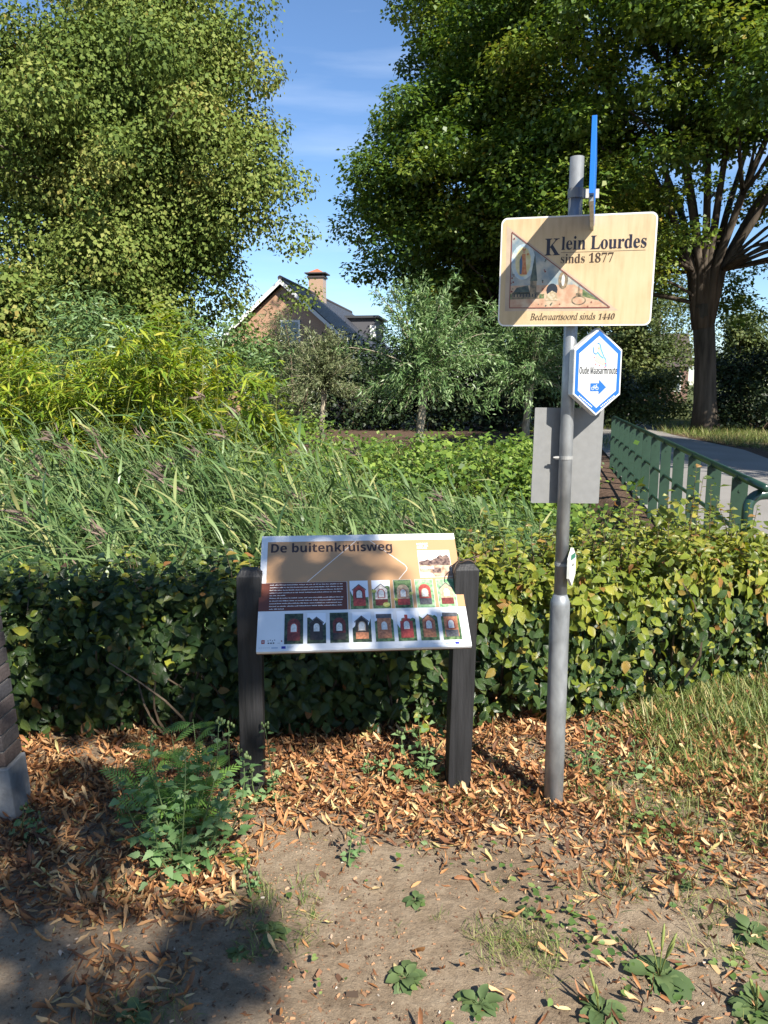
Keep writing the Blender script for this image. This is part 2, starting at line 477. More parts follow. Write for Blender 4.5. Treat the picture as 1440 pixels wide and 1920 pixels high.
wr.tube(pts, 0.0028, 5)
wr.tube([(0.40, -0.01, 0.945), (0.38, -0.04, 0.935), (0.368, -0.05, 0.905)], 0.002, 5)
wr.build('wire', plain('rusty wire', (0.12, 0.085, 0.06), 0.7, 0.5), board, smooth=True)

tilt = math.atan2(0.341, 0.421)
panel = MB(); panel.prism(rrect(0.393, 0.271, 0.002, 1), -0.012, 0.0)
panel = panel.build('panel', WHITE, board, bevel=0.0, loc=(0.018, -0.018, 0.842), rot=(tilt, 0, rad(0.4)))
bk = MB(); bk.prism(rrect(0.392, 0.270, 0.002, 1), -0.020, -0.0125)
bk.build('backing_board', plain('plywood edge', (0.16, 0.09, 0.05), 0.7, var=0.3, scale=20), panel)
TAN = plain('tan print', (0.42, 0.245, 0.125), 0.4, var=0.05, scale=5)
BROWN = plain('brown print', (0.115, 0.036, 0.022), 0.4, var=0.05, scale=5)
flats('tan_field', [([(-0.368, 0.239), (-0.368, 0.035), (-0.056, 0.035), (-0.056, -0.096), (0.393, -0.096), (0.393, 0.239)], TAN, 1)], panel)
flats('text_field', [(rect(-0.393, -0.096, -0.058, 0.034), BROWN, 1)], panel)
text('title_lettering', sans_bold('De buitenkruisweg'), ink('title ink', (0.035, 0.022, 0.022)), panel, -0.354, 0.184, 0.0012, width=0.486, height=0.062)
PW = ink('white lettering', (0.82, 0.80, 0.77))
for b_, yy, hh in (('HORST', 0.211, 0.0135), ('aan de', 0.202, 0.009), ('MAAS', 0.190, 0.0135)):
    text('emblem_lettering', sans_bold(b_), PW, panel, 0.233, yy, 0.0012, width=0.046 if b_ != 'MAAS' else 0.040, height=hh)
it = stroke_items([(-0.012, 0.239), (-0.21, 0.037)], 0.0022, PW, 2) + stroke_items([(0.043, 0.239), (0.177, 0.110), (0.184, 0.096), (0.181, 0.084), (0.147, 0.04)], 0.0022, PW, 2)
flats('route_outline', it, panel)
# body copy: too small to read, set as worn word shapes
it = []
y = 0.0225
for li in range(10):
    x = -0.353; end = -0.074 if li not in (4, 9) else -0.29
    while x < end - 0.006:
        w = min(R.uniform(0.006, 0.026), end - x)
        for q_ in np.arange(x, x + w, .0026): it.append((rect(q_, y, q_ + .0019, y + R.choice([.0026, .0026, .0030, .0042])), PW, 2))
        x += w + 0.0035
    y -= 0.0124
flats('body_copy', it, panel)

SKYP = ink('photo sky', (0.72, 0.75, 0.80)); NICHE = print_mat('photo niche', (0.55, 0.54, 0.5), (0.72, 0.7, 0.66), 160)
BGG = print_mat('photo greenery', (0.03, 0.07, 0.025), (0.16, 0.24, 0.10), 60); BGD = print_mat('photo dark greenery', (0.01, 0.02, 0.012), (0.06, 0.085, 0.045), 60)
BGL = print_mat('photo pale greenery', (0.10, 0.25, 0.11), (0.32, 0.45, 0.26), 55); BGY = print_mat('photo yellow shrub', (0.30, 0.32, 0.05), (0.5, 0.5, 0.18), 90)
def brickp(n, c): return print_mat('photo ' + n, tuple(x * 0.75 for x in c), tuple(min(1, x * 1.25) for x in c), 120)
RED = brickp('red brick', (0.33, 0.055, 0.045)); ORA = brickp('orange brick', (0.42, 0.17, 0.085)); DRK = brickp('dark brick', (0.045, 0.035, 0.03)); TANB = brickp('tan brick', (0.40, 0.30, 0.20)); DRED = brickp('dark red brick', (0.13, 0.03, 0.025)); GRY = brickp('grey plinth', (0.09, 0.09, 0.095)); WHB = brickp('white brick', (0.6, 0.55, 0.5))  # DRED is the darker red of the chapel prints
def chapel(x0, y0, bgm, sky_h, wall, shape, arch, plinth, w=0.069, h=0.132, extra=None):
    cx = x0 + w / 2
    P = [(rect(x0 - 0.0012, y0 - 0.0012, x0 + w + 0.0012, y0 + h + 0.0012), WHITE, 2), (rect(x0, y0, x0 + w, y0 + h), bgm, 3)]
    if sky_h:
        pts = [(x0, y0 + h)] + [(x0 + w * k / 8, y0 + h * (1 - sky_h * R.uniform(0.4, 1.2))) for k in range(9)] + [(x0 + w, y0 + h)]
        P.append((pts, SKYP, 4))
    hw = w * 0.34; b = y0 + h * 0.1; e = y0 + h * 0.66; t = y0 + h * 0.84
    if shape == 'gable': body = [(cx - hw, b), (cx + hw, b), (cx + hw, e), (cx, t), (cx - hw, e)]
    elif shape == 'round': body = [(cx - hw, b), (cx + hw, b)] + disc(cx, e - 0.004, hw, h * 0.2, 10, 0, 180)
    elif shape == 'step': body = [(cx - hw, b), (cx + hw, b), (cx + hw, e), (cx + hw * .6, e), (cx + hw * .6, e + h * .08), (cx + hw * .25, e + h * .08), (cx + hw * .25, t + .004), (cx - hw * .25, t + .004), (cx - hw * .25, e + h * .08), (cx - hw * .6, e + h * .08), (cx - hw * .6, e), (cx - hw, e)]
    else: body = rect(cx - hw * 1.1, b, cx + hw * 1.1, t)
    P.append((body, wall, 5))
    if shape == 'flat': P.append((rect(cx - hw * 1.25, t - h * 0.07, cx + hw * 1.25, t + h * 0.07), GRY, 6))
    if shape == 'gable':
        P += [([(cx - hw * 1.15, e - .003), (cx, t), (cx, t + .005), (cx - hw * 1.15, e + .003)], GRY, 6), ([(cx, t), (cx + hw * 1.15, e - .003), (cx + hw * 1.15, e + .003), (cx, t + .005)], GRY, 6)]
    P.append((rect(cx - hw, b, cx + hw, y0 + h * 0.32), plinth, 6))
    P.append((rect(cx - hw * .62, y0 + h * .36, cx + hw * .62, y0 + h * .5) [:2] + disc(cx, y0 + h * .54, hw * .62, h * .14, 10, 0, 180), arch, 7))
    P.append((rect(cx - hw * .46, y0 + h * .38, cx + hw * .46, y0 + h * .5)[:2] + disc(cx, y0 + h * .54, hw * .46, h * .11, 10, 0, 180), NICHE, 8))
    for (ex, ey, er) in (extra or []): P.append((disc(x0 + ex * w, y0 + ey * h, er * w, er * w * .8, 9), BGY, 9))
    flats('photo_print', P, panel)
for k, a in enumerate([(BGG, .5, RED, 'gable', DRED, RED), (BGG, .3, WHB, 'gable', RED, DRED), (BGG, 0, TANB, 'round', ORA, RED), (BGL, 0, RED, 'round', TANB, GRY), (BGL, 0, TANB, 'gable', TANB, DRED)]):
    chapel(-0.046 + 0.0848 * k, -0.096, *a, extra=[(.75, .12, .2), (.1, .6, .14)] if k == 1 else ([(.06, .3, .12), (.95, .5, .12)] if k == 2 else None))
for k, a in enumerate([(BGD, 0, DRED, 'round', RED, DRED), (BGD, .35, DRK, 'gable', DRK, DRK), (BGD, 0, DRED, 'round', DRK, DRK), (BGD, .55, DRK, 'gable', TANB, ORA), (BGG, .4, ORA, 'flat', ORA, ORA), (BGG, .5, RED, 'step', RED, RED), (BGG, .3, ORA, 'gable', RED, ORA), (BGG, .2, ORA, 'flat', RED, GRY)]):
    chapel(-0.294 + 0.0838 * k, -0.242, *a)
SEP1 = print_mat('sepia ground', (0.22, 0.13, 0.08), (0.5, 0.36, 0.26), 45); SEPD = print_mat('sepia trees', (0.05, 0.03, 0.03), (0.22, 0.15, 0.12), 80); SEPW = ink('sepia sky', (0.74, 0.68, 0.62))
P = [(rect(0.232, 0.046, 0.362, 0.182), SEPW, 2), (rect(0.234, 0.048, 0.360, 0.112), SEP1, 3)]
top = [(0.234 + 0.126 * k / 14, 0.125 + 0.03 * (k / 14) * R.uniform(0.3, 1.5)) for k in range(15)]
P.append((top + [(0.360, 0.105), (0.234, 0.108)], SEPD, 4))
P.append((rect(0.285, 0.068, 0.318, 0.092), SEPD, 5)); P.append(([(0.234, 0.048), (0.29, 0.048), (0.282, 0.066), (0.234, 0.072)], SEPW, 5))
for k in range(7): P.append((rect(0.238 + .008 * k, 0.086, 0.2435 + .008 * k, 0.098), SEPW, 6))
flats('photo_print', P, panel).name = 'sepia_photo'
EU = ink('flag blue', (0.02, 0.03, 0.28)); GR = ink('grey print', (0.45, 0.45, 0.47)); LR = ink('emblem red', (0.30, 0.05, 0.04))
P = [(rect(-0.376, -0.238, -0.364, -0.222), LR, 2), (rect(-0.372, -0.232, -0.368, -0.228), WHITE, 3)]
P += [(disc(-0.352 + .008 * k, -0.226 + .003 * (k % 2), 0.002), INK, 2) for k in range(4)] + [(rect(-0.353 + .009 * k, -0.238, -0.347 + .009 * k, -0.233), INK, 2) for k in range(3)]
P += [(rect(-0.318, -0.238, -0.308, -0.235), GR, 2), (disc(-0.303, -0.228, 0.003), LR, 2)]
for x0 in (-0.384, 0.252):
    P += [(rect(x0 + .004 * k * 1.7, -0.2560, x0 + .004 * k * 1.7 + .005, -0.2535), GR, 2) for k in range(6)] + [(rect(x0 + .045, -0.2585, x0 + .068, -0.2535), plain('pale blue print', (0.3, 0.38, 0.5), 0.4), 2), (rect(x0 + .081, -0.2605, x0 + .096, -0.2500), EU, 2), (rect(x0 + .1, -0.2535, x0 + .124, -0.2520), GR, 2), (rect(x0 + .1, -0.2575, x0 + .118, -0.2560), GR, 2)]
flats('sponsor_emblems', [q for q in P if q[0][0][0] < 0], panel)
flats('funding_emblems', [q for q in P if q[0][0][0] > 0], panel)

# ------------------------------------------------------------------ signpost with its signs
SP = (0.662, 2.80)
signpost = empty('signpost', (SP[0], SP[1], 0))
tag(signpost, 'galvanised steel signpost carrying the tan place sign and white hexagonal cycle route sign', 'signpost')
pm = MB(); pm.tube([(0, 0, 0.80), (0, 0, 1.6), (0, 0, 2.389)], 0.0242, 20); pm.build('pole', GALV, signpost, smooth=True)
pm = MB(); pm.tube([(0.004, 0, -0.2), (0.002, 0, 0.4), (0, 0, 0.805), (0, 0, 0.818), (0, 0, 0.832), (0, 0, 0.845)], [0.037, 0.037, 0.037, 0.036, 0.030, 0.0245], 20)
pm.build('base_sleeve', GALV, signpost, smooth=True)
def clamp(z, n=20, parent=None, ear=0.05, a=0.0):
    c = MB(); c.tube([(0, 0, z - 0.016), (0, 0, z + 0.016)], 0.0275, 20)
    c.box((math.cos(a) * (0.027 + ear / 2), math.sin(a) * (0.027 + ear / 2), z), (ear, 0.012, 0.03), a)
    return c.build('clamp', GALVB, signpost, bevel=0)
# place sign: own frame x right, y up, z to the viewer
kl = MB(); kl.prism(rrect(0.270, 0.184, 0.022), -0.010, 0.0)
kl = kl.build('place_sign', plain('white sign edge', (0.72, 0.71, 0.68), 0.5), signpost, bevel=0, loc=(0.003, -0.050, 2.006), rot=(rad(90), rad(0.8), rad(-16)))
kl.scale = (0.96, 1, 1); kl.location.x -= 0.007
kl['label'] = 'tan place sign with a printed pilgrim flag'
def tan_sign():
    m, n, l, b, o = nodes('weathered tan sign')
    tc = n.new('ShaderNodeTexCoord'); mp = n.new('ShaderNodeMapping'); mp.inputs['Scale'].default_value = (30, 4, 1)
    z = n.new('ShaderNodeTexNoise'); z.inputs['Scale'].default_value = 2.2; z.inputs['Detail'].default_value = 6
    z2 = n.new('ShaderNodeTexNoise'); z2.inputs['Scale'].default_value = 7; z2.inputs['Detail'].default_value = 4
    l.new(tc.outputs['Object'], mp.inputs['Vector']); l.new(mp.outputs['Vector'], z.inputs['Vector']); l.new(tc.outputs['Object'], z2.inputs['Vector'])
    mx = n.new('ShaderNodeMixRGB'); mx.inputs['Fac'].default_value = 0.5; l.new(z.outputs['Fac'], mx.inputs['Color1']); l.new(z2.outputs['Fac'], mx.inputs['Color2'])
    r = ramp(n, [(0.3, (0.40, 0.285, 0.155)), (0.5, (0.52, 0.39, 0.225)), (0.7, (0.57, 0.44, 0.27))]); l.new(mx.outputs['Color'], r.inputs['Fac'])
    l.new(r.outputs['Color'], b.inputs['Base Color']); b.inputs['Roughness'].default_value = 0.5
    return m
flats('sign_face', [(rrect(0.265, 0.179, 0.019), tan_sign(), 1)], kl)
BEI = plain('beige print', (0.42, 0.33, 0.24), 0.5, var=0.1, scale=20); MAR = ink('maroon print', (0.18, 0.035, 0.03)); SKB = print_mat('painted sky', (0.16, 0.22, 0.26), (0.45, 0.42, 0.34), 18)
YEL = print_mat('painted glow', (0.52, 0.45, 0.2), (0.62, 0.55, 0.32), 40); ORG = print_mat('painted robe', (0.42, 0.13, 0.04), (0.5, 0.22, 0.09), 90); PBL = ink('painted cloak', (0.07, 0.13, 0.22))
PST = print_mat('painted stone', (0.10, 0.085, 0.06), (0.3, 0.22, 0.13), 70); PGR = print_mat('painted grass', (0.06, 0.10, 0.04), (0.2, 0.22, 0.1), 60); PDK = ink('painted dark', (0.02, 0.025, 0.035)); PSP = print_mat('painted spire', (0.03, 0.05, 0.05), (0.09, 0.11, 0.08), 60)
PPK = print_mat('painted dusk', (0.42, 0.24, 0.15), (0.5, 0.38, 0.26), 30)
A, B_, C_ = (-0.23, 0.136), (-0.229, -0.121), (0.128, -0.123)
P = [([(-0.25, 0.158), (-0.246, -0.132), (0.158, -0.134)], BEI, 2), ([A, B_, C_], SKB, 3)]
P += [([(-0.228, -0.12), (0.122, -0.122), (-0.0, -0.045), (-0.228, -0.045)], PPK, 4), ([(-0.228, -0.092), (-0.105, -0.09), (-0.105, -0.075), (-0.228, -0.072)], PGR, 5), ([(0.03, -0.085), (0.09, -0.1), (0.03, -0.06)], PGR, 5)]
P += [(disc(-0.186, 0.035, 0.044, 0.06, 20), print_mat('painted halo', (0.3, 0.4, 0.48), (0.55, 0.58, 0.5), 40), 4), (disc(-0.186, 0.035, 0.028, 0.05, 18), YEL, 5),
      ([(-0.196, -0.008), (-0.170, -0.008), (-0.176, 0.03), (-0.178, 0.062), (-0.190, 0.062), (-0.194, 0.03)], ORG, 6), ([(-0.197, -0.006), (-0.190, -0.006), (-0.188, 0.03), (-0.192, 0.058), (-0.199, 0.04)], PBL, 7),
      (disc(-0.184, 0.068, 0.005), ink('painted skin', (0.45, 0.28, 0.18)), 7), ([(-0.190, 0.073), (-0.178, 0.073), (-0.178, 0.082), (-0.184, 0.076), (-0.190, 0.082)], ORG, 7), (disc(-0.17, 0.06, 0.004), ORG, 7)]
P += [([(-0.158, -0.03), (-0.132, -0.03), (-0.144, 0.062)], PSP, 6), (rect(-0.157, -0.075, -0.134, -0.03), PST, 6), ([(-0.222, -0.075), (-0.205, -0.052), (-0.165, -0.045), (-0.155, -0.075)], PSP, 7), (rect(-0.222, -0.09, -0.122, -0.068), PST, 7)]
P += [(rect(-0.215 + .011 * k, -0.084, -0.211 + .011 * k, -0.074), PDK, 8) for k in range(8)]
P += [(disc(-0.078, -0.062, 0.02, 0.022, 14), PDK, 6), ([(-0.1, -0.098), (-0.055, -0.098), (-0.062, -0.072), (-0.078, -0.064), (-0.094, -0.076)], print_mat('painted crowd', (0.35, 0.27, 0.16), (0.5, 0.42, 0.3), 120), 7), (disc(-0.04, -0.03, 0.017, 0.03, 14), PST, 6), (disc(-0.04, -0.03, 0.006, 0.02, 10), print_mat('painted white', (0.5, 0.5, 0.5), (0.6, 0.6, 0.58), 50), 7)]
P += [(disc(0.018, -0.098, 0.026, 0.016, 18), PST, 6), (disc(0.018, -0.099, 0.021, 0.012, 18), PPK, 7), ([(0.012, -0.085), (0.022, -0.085), (0.017, -0.045)], PST, 7), (rect(0.008, -0.086, 0.028, -0.074), PST, 7)]
for k in range(26):
    t = R.random(); q = (A[0] + 0.008 + R.normal() * .003, 0.12 - .22 * t) if k % 3 == 0 else ((-0.11 + R.normal() * .004, 0.04 - .14 * t) if k % 3 == 1 else (-0.21 + .3 * t, -0.111 + R.normal() * .003))
    P.append((disc(*q, R.uniform(.0015, .0035), None, 6), MAR if R.random() < .5 else PSP, 9))
for a, b in ((A, B_), (B_, C_), (C_, A)): P += stroke_items([a, b], 0.0026, MAR, 10)
flats('flag_picture', P, kl, dz=0.00025)
text('place_lettering', serif_bold('K'), INK, kl, -0.110, 0.054, 0.0018, width=0.054, height=0.082)
text('place_lettering', serif_bold('lein Lourdes'), INK, kl, -0.052, 0.071, 0.0018, width=0.290, height=0.064)
flats('underline', [(rect(-0.053, 0.0615, 0.236, 0.0630), INKB, 2)], kl)
text('year_lettering', serif_bold('sinds 1877'), INKB, kl, -0.052, 0.027, 0.0018, width=0.182, height=0.044, off=-0.003)
text('motto_lettering', serif_ital('Bedevaartsoord sinds '), INKB, kl, -0.152, -0.163, 0.0018, width=0.232, height=0.032, off=0.004)
text('motto_lettering', serif_bold('1440'), INKB, kl, 0.0905, -0.163, 0.0018, width=0.056, height=0.028, off=-0.006, shear=0.22)
# finger sign seen edge-on, pointing to the camera
fd = np.array([-0.262, -0.965]); FB = plain('blue sign enamel', (0.014, 0.15, 0.55), 0.35)
ff = MB()
prof = [(0.045, 0.205), (0.47, 0.205), (0.52, 0.105), (0.47, 0.0), (0.045, 0.0)]
ff.prism([(x, y) for x, y in [(0.045, 0.0), (0.535, 0.0), (0.535, 0.205), (0.045, 0.205)]], -0.007, 0.007)
fang = math.atan2(fd[1], fd[0])
fs = ff.build('finger_sign', FB, signpost, bevel=0.001, loc=(0.062, 0.0, 2.152), rot=(rad(90), 0, fang))
fs['label'] = 'blue direction sign seen edge-on'
gs = MB(); gs.prism(rect(0.02, -0.014, 0.50, -0.0015), -0.0055, 0.0055); gs.build('mounting_rail', GALV, fs)
clamp(2.270, ear=0.052); lk = MB(); lk.box((0.046, -0.024, 2.240), (0.013, 0.012, 0.030)); lk.build('padlock', plain('brass', (0.35, 0.28, 0.07), 0.4, 0.6), signpost, bevel=0.002)
# hexagonal cycle route sign
def hexa(w, h, k=0.27): return [(0, h), (-w, h * (1 - 2 * k) + 0), (-w, -h * (1 - 2 * k)), (0, -h), (w, -h * (1 - 2 * k)), (w, h * (1 - 2 * k))]
BLU = ink('route blue', (0.006, 0.10, 0.46))
hx = MB(); hx.prism(hexa(0.090, 0.152, 0.245), -0.038, 0.0)
hx = hx.build('route_sign', plain('route sign rim', (0.66, 0.65, 0.62), 0.5, var=0.12, scale=15), signpost, bevel=0.0015, loc=(0.086, -0.060, 1.663), rot=(rad(90), 0, rad(11)))
hx['label'] = 'white hexagonal cycle route sign with blue border and arrow'
flats('sign_face', [(hexa(0.088, 0.150, 0.245), plain('route sign white', (0.50, 0.51, 0.51), 0.45, var=.04, scale=14), 4), (hexa(0.084, 0.143, 0.245), BLU, 5), (hexa(0.072, 0.124, 0.243), plain('route sign white', (0.6, 0.6, 0.6)), 6)], hx)
text('route_lettering', sans_bold('Oude Maasarmroute'), ink('route ink', (0.01, 0.01, 0.012)), hx, -0.069, -0.006, 0.0034, width=0.142, height=0.034, off=-0.006)
PGN = ink('map green', (0.36, 0.55, 0.32)); RDD = ink('map red', (0.6, 0.05, 0.06)); MB_ = ink('map blue', (0.05, 0.2, 0.6))
P = [([(0.0, 0.098), (0.012, 0.092), (0.018, 0.06), (0.028, 0.046), (0.026, 0.022), (0.004, 0.03), (-0.012, 0.04), (-0.008, 0.062), (-0.004, 0.078)], PGN, 8)]
P += stroke_items([(-0.006, 0.1), (0.004, 0.096), (0.008, 0.078), (0.016, 0.062), (0.022, 0.05), (0.028, 0.044), (0.030, 0.018)], 0.0034, MB_, 9) + stroke_items([(-0.022, 0.086), (-0.018, 0.066), (-0.010, 0.062), (-0.004, 0.068), (0.006, 0.056), (0.018, 0.048)], 0.0034, MB_, 9)
P += [(disc(x, y, .0022, None, 8), RDD, 10) for x, y in ((-0.016, 0.05), (-0.01, 0.028), (0.006, 0.024), (0.026, 0.03), (0.026, 0.018), (0.0, 0.082))]
flats('map_emblem', P, hx, dz=0.0004)
P = [([(-0.026, -0.066), (0.006, -0.066), (0.006, -0.078), (0.034, -0.052), (0.006, -0.026), (0.006, -0.038), (-0.026, -0.038)], BLU, 8)]
for c in (-0.017, -0.001):
    P += stroke_items(disc(c, -0.056, 0.0052, None, 10) + [(c + 0.0052, -0.056)], 0.0012, WHITE, 9)
P += stroke_items([(-0.017, -0.056), (-0.012, -0.047), (-0.003, -0.047), (-0.009, -0.056), (-0.013, -0.045)], 0.0012, WHITE, 9) + stroke_items([(-0.001, -0.056), (-0.004, -0.043), (-0.001, -0.043)], 0.0012, WHITE, 9)
flats('bicycle_arrow', P, hx, dz=0.0004)
P = []
for s in (-1, 1):
    for k in range(9):
        t0 = 0.14 + 0.075 * k; a = np.array([s * 0.078 * (1 - t0), -0.0735 - 0.0595 * t0]); d = np.array([-s * 0.078, -0.0595]); d = d / np.linalg.norm(d)
        P += stroke_items([tuple(a), tuple(a + d * 0.0045)], 0.0042, WHITE, 7)
    flats('border_lettering', P, hx); P = []
# plain back of a rectangular sign, behind the pole
bkp = MB(); bkp.prism(rrect(0.1275, 0.176, 0.004, 2), -0.0015, 0.0015)
bb = bkp.build('sign_back', plain('dull aluminium', (0.19, 0.192, 0.19), 0.6, 0.2, var=0.07, scale=35, bump=0.02), signpost, loc=(0.014, 0.036, 1.360), rot=(rad(90), rad(0.8), rad(2)))
bb['label'] = 'plain grey back of a rectangular sign'
sl = MB(); sl.box((-0.001, 0.0315, 1.36), (0.030, 0.006, 0.33)); sl.build('mounting_channel', GALVB, signpost)
c = MB(); c.tube([(0, 0, 1.352), (0, 0, 1.364)], 0.0262, 20); c.box((-0.031, -0.004, 1.358), (0.016, 0.008, 0.010)); c.tube([(-0.046, -0.006, 1.358), (-0.026, -0.006, 1.358)], 0.004, 6); c.build('clamp', GALVB, signpost)
# small hexagon facing away to the side
sh = MB(); sh.prism(hexa(0.044, 0.072, 0.25), -0.010, 0.0)
sh = sh.build('walking_sign', plain('chalky white sign', (0.56, 0.57, 0.52), 0.6, var=0.15, scale=30), signpost, loc=(0.036, -0.026, 0.955), rot=(rad(90), 0, rad(62)))
sh['label'] = 'small weathered white hexagonal walking sign'
flats('sign_face', [([(-0.03, 0.05), (0.03, 0.05), (0.034, 0.03), (-0.034, 0.03)], ink('green band', (0.03, 0.16, 0.10)), 1), ([(-0.012, 0.004), (0.012, 0.004), (0, 0.018)], INK, 1)] + [(rect(-0.026, -0.014 - .011 * k, 0.02 - .006 * k, -0.010 - .011 * k), GR, 1) for k in range(3)], sh)
c = MB(); c.tube([(0, 0, 0.955), (0, 0, 0.967)], 0.0262, 20); c.box((0.022, -0.02, 0.961), (0.03, 0.014, 0.012), rad(-30)); c.build('clamp', GALVB, signpost)

# ------------------------------------------------------------------ brick pillar at the edge
pillar = empty('brick_pillar', (-1.38, 2.65, 0)); pillar.rotation_euler = (0, -rad(3.6), 0)
tag(pillar, 'dark brick pillar on a grey stone base at the edge of the hedge', 'pillar')
m_ = MB(); m_.box((-0.26, 0.065, 0.53), (0.50, 0.11, 0.62)); m_.build('mortar_core', MORTAR, pillar)
m_ = MB(); m_.box((-0.255, 0.065, 0.075), (0.525, 0.14, 0.29)); m_.build('stone_base', STONE, pillar, bevel=0.006)
BRK = [plain('dark brick %d' % i, c, 0.85, var=0.25, scale=30, bump=0.5, bscale=90) for i, c in enumerate([(0.040, 0.034, 0.034), (0.055, 0.042, 0.04), (0.048, 0.034, 0.030), (0.034, 0.033, 0.038)])]
bmes = []
for m in BRK:
    q = MB().box((0, 0, 0), (0.205, 0.128, 0.050)).build('brick', m, pillar, bevel=0.003); bmes.append(q.data); bpy.data.objects.remove(q)
for cz in range(10):
    off = 0.0 if cz % 2 else -0.108
    for k in range(3):
        cx = -0.105 - k * 0.216 - off * (0 if k == 0 else 1)
        if cx < -0.52: continue
        b = link('brick', bmes[R.integers(4)], pillar, (cx - (0 if (cz % 2 or k) else -0.052), 0.065 + R.normal() * .0015, 0.252 + 0.0615 * cz))
        if not cz % 2 and k == 0: b.scale = (0.49, 1, 1)

# ------------------------------------------------------------------ bridge railing
rail = empty('bridge_railing', (fence_x(4.3), 4.3, 0)); ro = np.array([fence_x(4.3), 4.3, 0])
tag(rail, 'dark green steel bridge railing with flat upright bars along the road', 'railing')
ang = -math.atan2(0.207, 1)
fin = MB(); fin.box((0, 0, 0.50), (0.105, 0.012, 0.985))
for zz in (0.05, 0.09, 0.62, 0.90): fin.tube([(0.0, -0.012, zz), (0.0, -0.004, zz)], 0.010, 6)
fin.tube([(0, -.02, .992), (0, .02, .992)], .0315, 12)
for zz in (.29, .63): fin.tube([(0, -.014, zz), (0, .014, zz)], .023, 10)
fin0 = fin.build('upright_bar', GREEN, rail, bevel=0.0)
bolt = MB()
for k in range(1, 14):
    y = 4.42 + 0.81 * k
    o = fin0 if k == 1 else link('upright_bar', fin0.data, rail)
    o.location = (fence_x(y) - ro[0], y - ro[1], 0.0); o.rotation_euler = (0, 0, ang)
for z, r in ((1.0, 0.026), (0.63, 0.017), (0.29, 0.017)):
    q = MB(); pts = [(fence_x(y) - ro[0], y - ro[1], z) for y in np.linspace(4.62, 15.15, 24)]
    q.tube(pts, r, 12); q.build('rail', GREENT, rail, smooth=True)
# tubular barrier beside it, nearer
bar = empty('tubular_barrier', (2.25, 4.70, -0.05))
tag(bar, 'green tubular barrier with rounded corner behind the end of the hedge', 'barrier')
def barrier_tube(z0, r, pts): q = MB(); q.tube(pts, r, 14); q.build('rail', GREENT, bar, smooth=True)
arc = [(-0.02, 0, 0.93 - 0.0)] ; pts = [(0, 0, -0.2), (0, 0, 0.4), (0, 0, 0.90)] + [(0.10 - 0.10 * math.cos(a), 0.02 * math.sin(a), 0.90 + 0.10 * math.sin(a)) for a in np.linspace(0.25, 1.57, 7)] + [(0.5, 0.10, 1.005), (1.3, 0.30, 1.01)]
barrier_tube(0, 0.034, pts)
barrier_tube(0, 0.024, [(0.0, 0, 0.62), (0.5, 0.1, 0.64), (1.3, 0.3, 0.65)])
barrier_tube(0, 0.026, [(-0.02, -0.05, 0.28), (0.5, 0.08, 0.34), (1.3, 0.3, 0.36)])
q = MB(); q.tube([(1.3, 0.3, -0.2), (1.3, 0.3, 1.02)], 0.031, 12); q.build('post', GREENT, bar, smooth=True)

# ------------------------------------------------------------------ house beyond the field
hy = rad(-8.4)
house = empty('brick_house', (-4.85, 38, 0), hy)
tag(house, 'brick house with a steep dark slate roof and chimney behind the big tree', 'house')
HBR = print_mat('house brick', (0.30, 0.17, 0.10), (0.42, 0.26, 0.17), 25)
hw, L, ez, rz_ = 2.9, 17.0, 3.85, 6.42
w = MB()
def gable(y0, y1): return [(-hw, y0, 0), (hw, y0, 0), (hw, y0, ez), (0, y0, rz_ - .12), (-hw, y0, ez)]
g0, g1 = gable(0, 0), [(x, L, z) for x, _, z in gable(0, 0)]
w.add(g0 + g1, [(0, 1, 2, 3, 4), (9, 8, 7, 6, 5), (1, 6, 7, 2), (5, 0, 4, 9), (0, 5, 6, 1)]); w.build('wall', HBR, house)
SLATE = plain('slate roof', (0.048, 0.052, 0.066), 0.55, var=0.35, scale=6, bump=0.5, bscale=22, stretch=(1, 1, 3))
rf = MB()
for s in (-1, 1):
    e = (s * (hw + 0.35), ez - 0.33); d = 0.16
    rf.add([(0, -0.35, rz_), (e[0], -0.35, e[1]), (e[0], L + .35, e[1]), (0, L + .35, rz_), (0, -0.35, rz_ + d), (e[0], -0.35, e[1] + d), (e[0], L + .35, e[1] + d), (0, L + .35, rz_ + d)],
           [(0, 1, 2, 3), (4, 7, 6, 5), (0, 4, 5, 1), (1, 5, 6, 2), (2, 6, 7, 3), (3, 7, 4, 0)] if s > 0 else [(3, 2, 1, 0), (5, 6, 7, 4), (1, 5, 4, 0), (2, 6, 5, 1), (3, 7, 6, 2), (0, 4, 7, 3)])
roof = rf.build('roof', SLATE, house)
cr = MB()
for k in range(24):   # courses of slates, each a shallow step on the visible slope
    t0 = k / 24; x0 = t0 * (hw + .35); x1 = (k + 1) / 24 * (hw + .35); zz = lambda x: rz_ + .16 - (rz_ - ez + .33) * x / (hw + .35)
    cr.add([(x0, -0.37, zz(x0) + .012), (x1, -0.37, zz(x1) + .045), (x1, L + .37, zz(x1) + .045), (x0, L + .37, zz(x0) + .012), (x1, -0.37, zz(x1) + .004), (x1, L + .37, zz(x1) + .004)], [(0, 1, 2, 3), (1, 4, 5, 2)])
cr.build('slate_course', SLATE, roof)
q = MB(); q.tube([(0, -0.4, rz_ + .17), (0, L + .4, rz_ + .17)], 0.12, 8); q.build('ridge_cap', plain('ridge tile', (0.05, 0.045, 0.05), 0.8), roof)
q = MB()
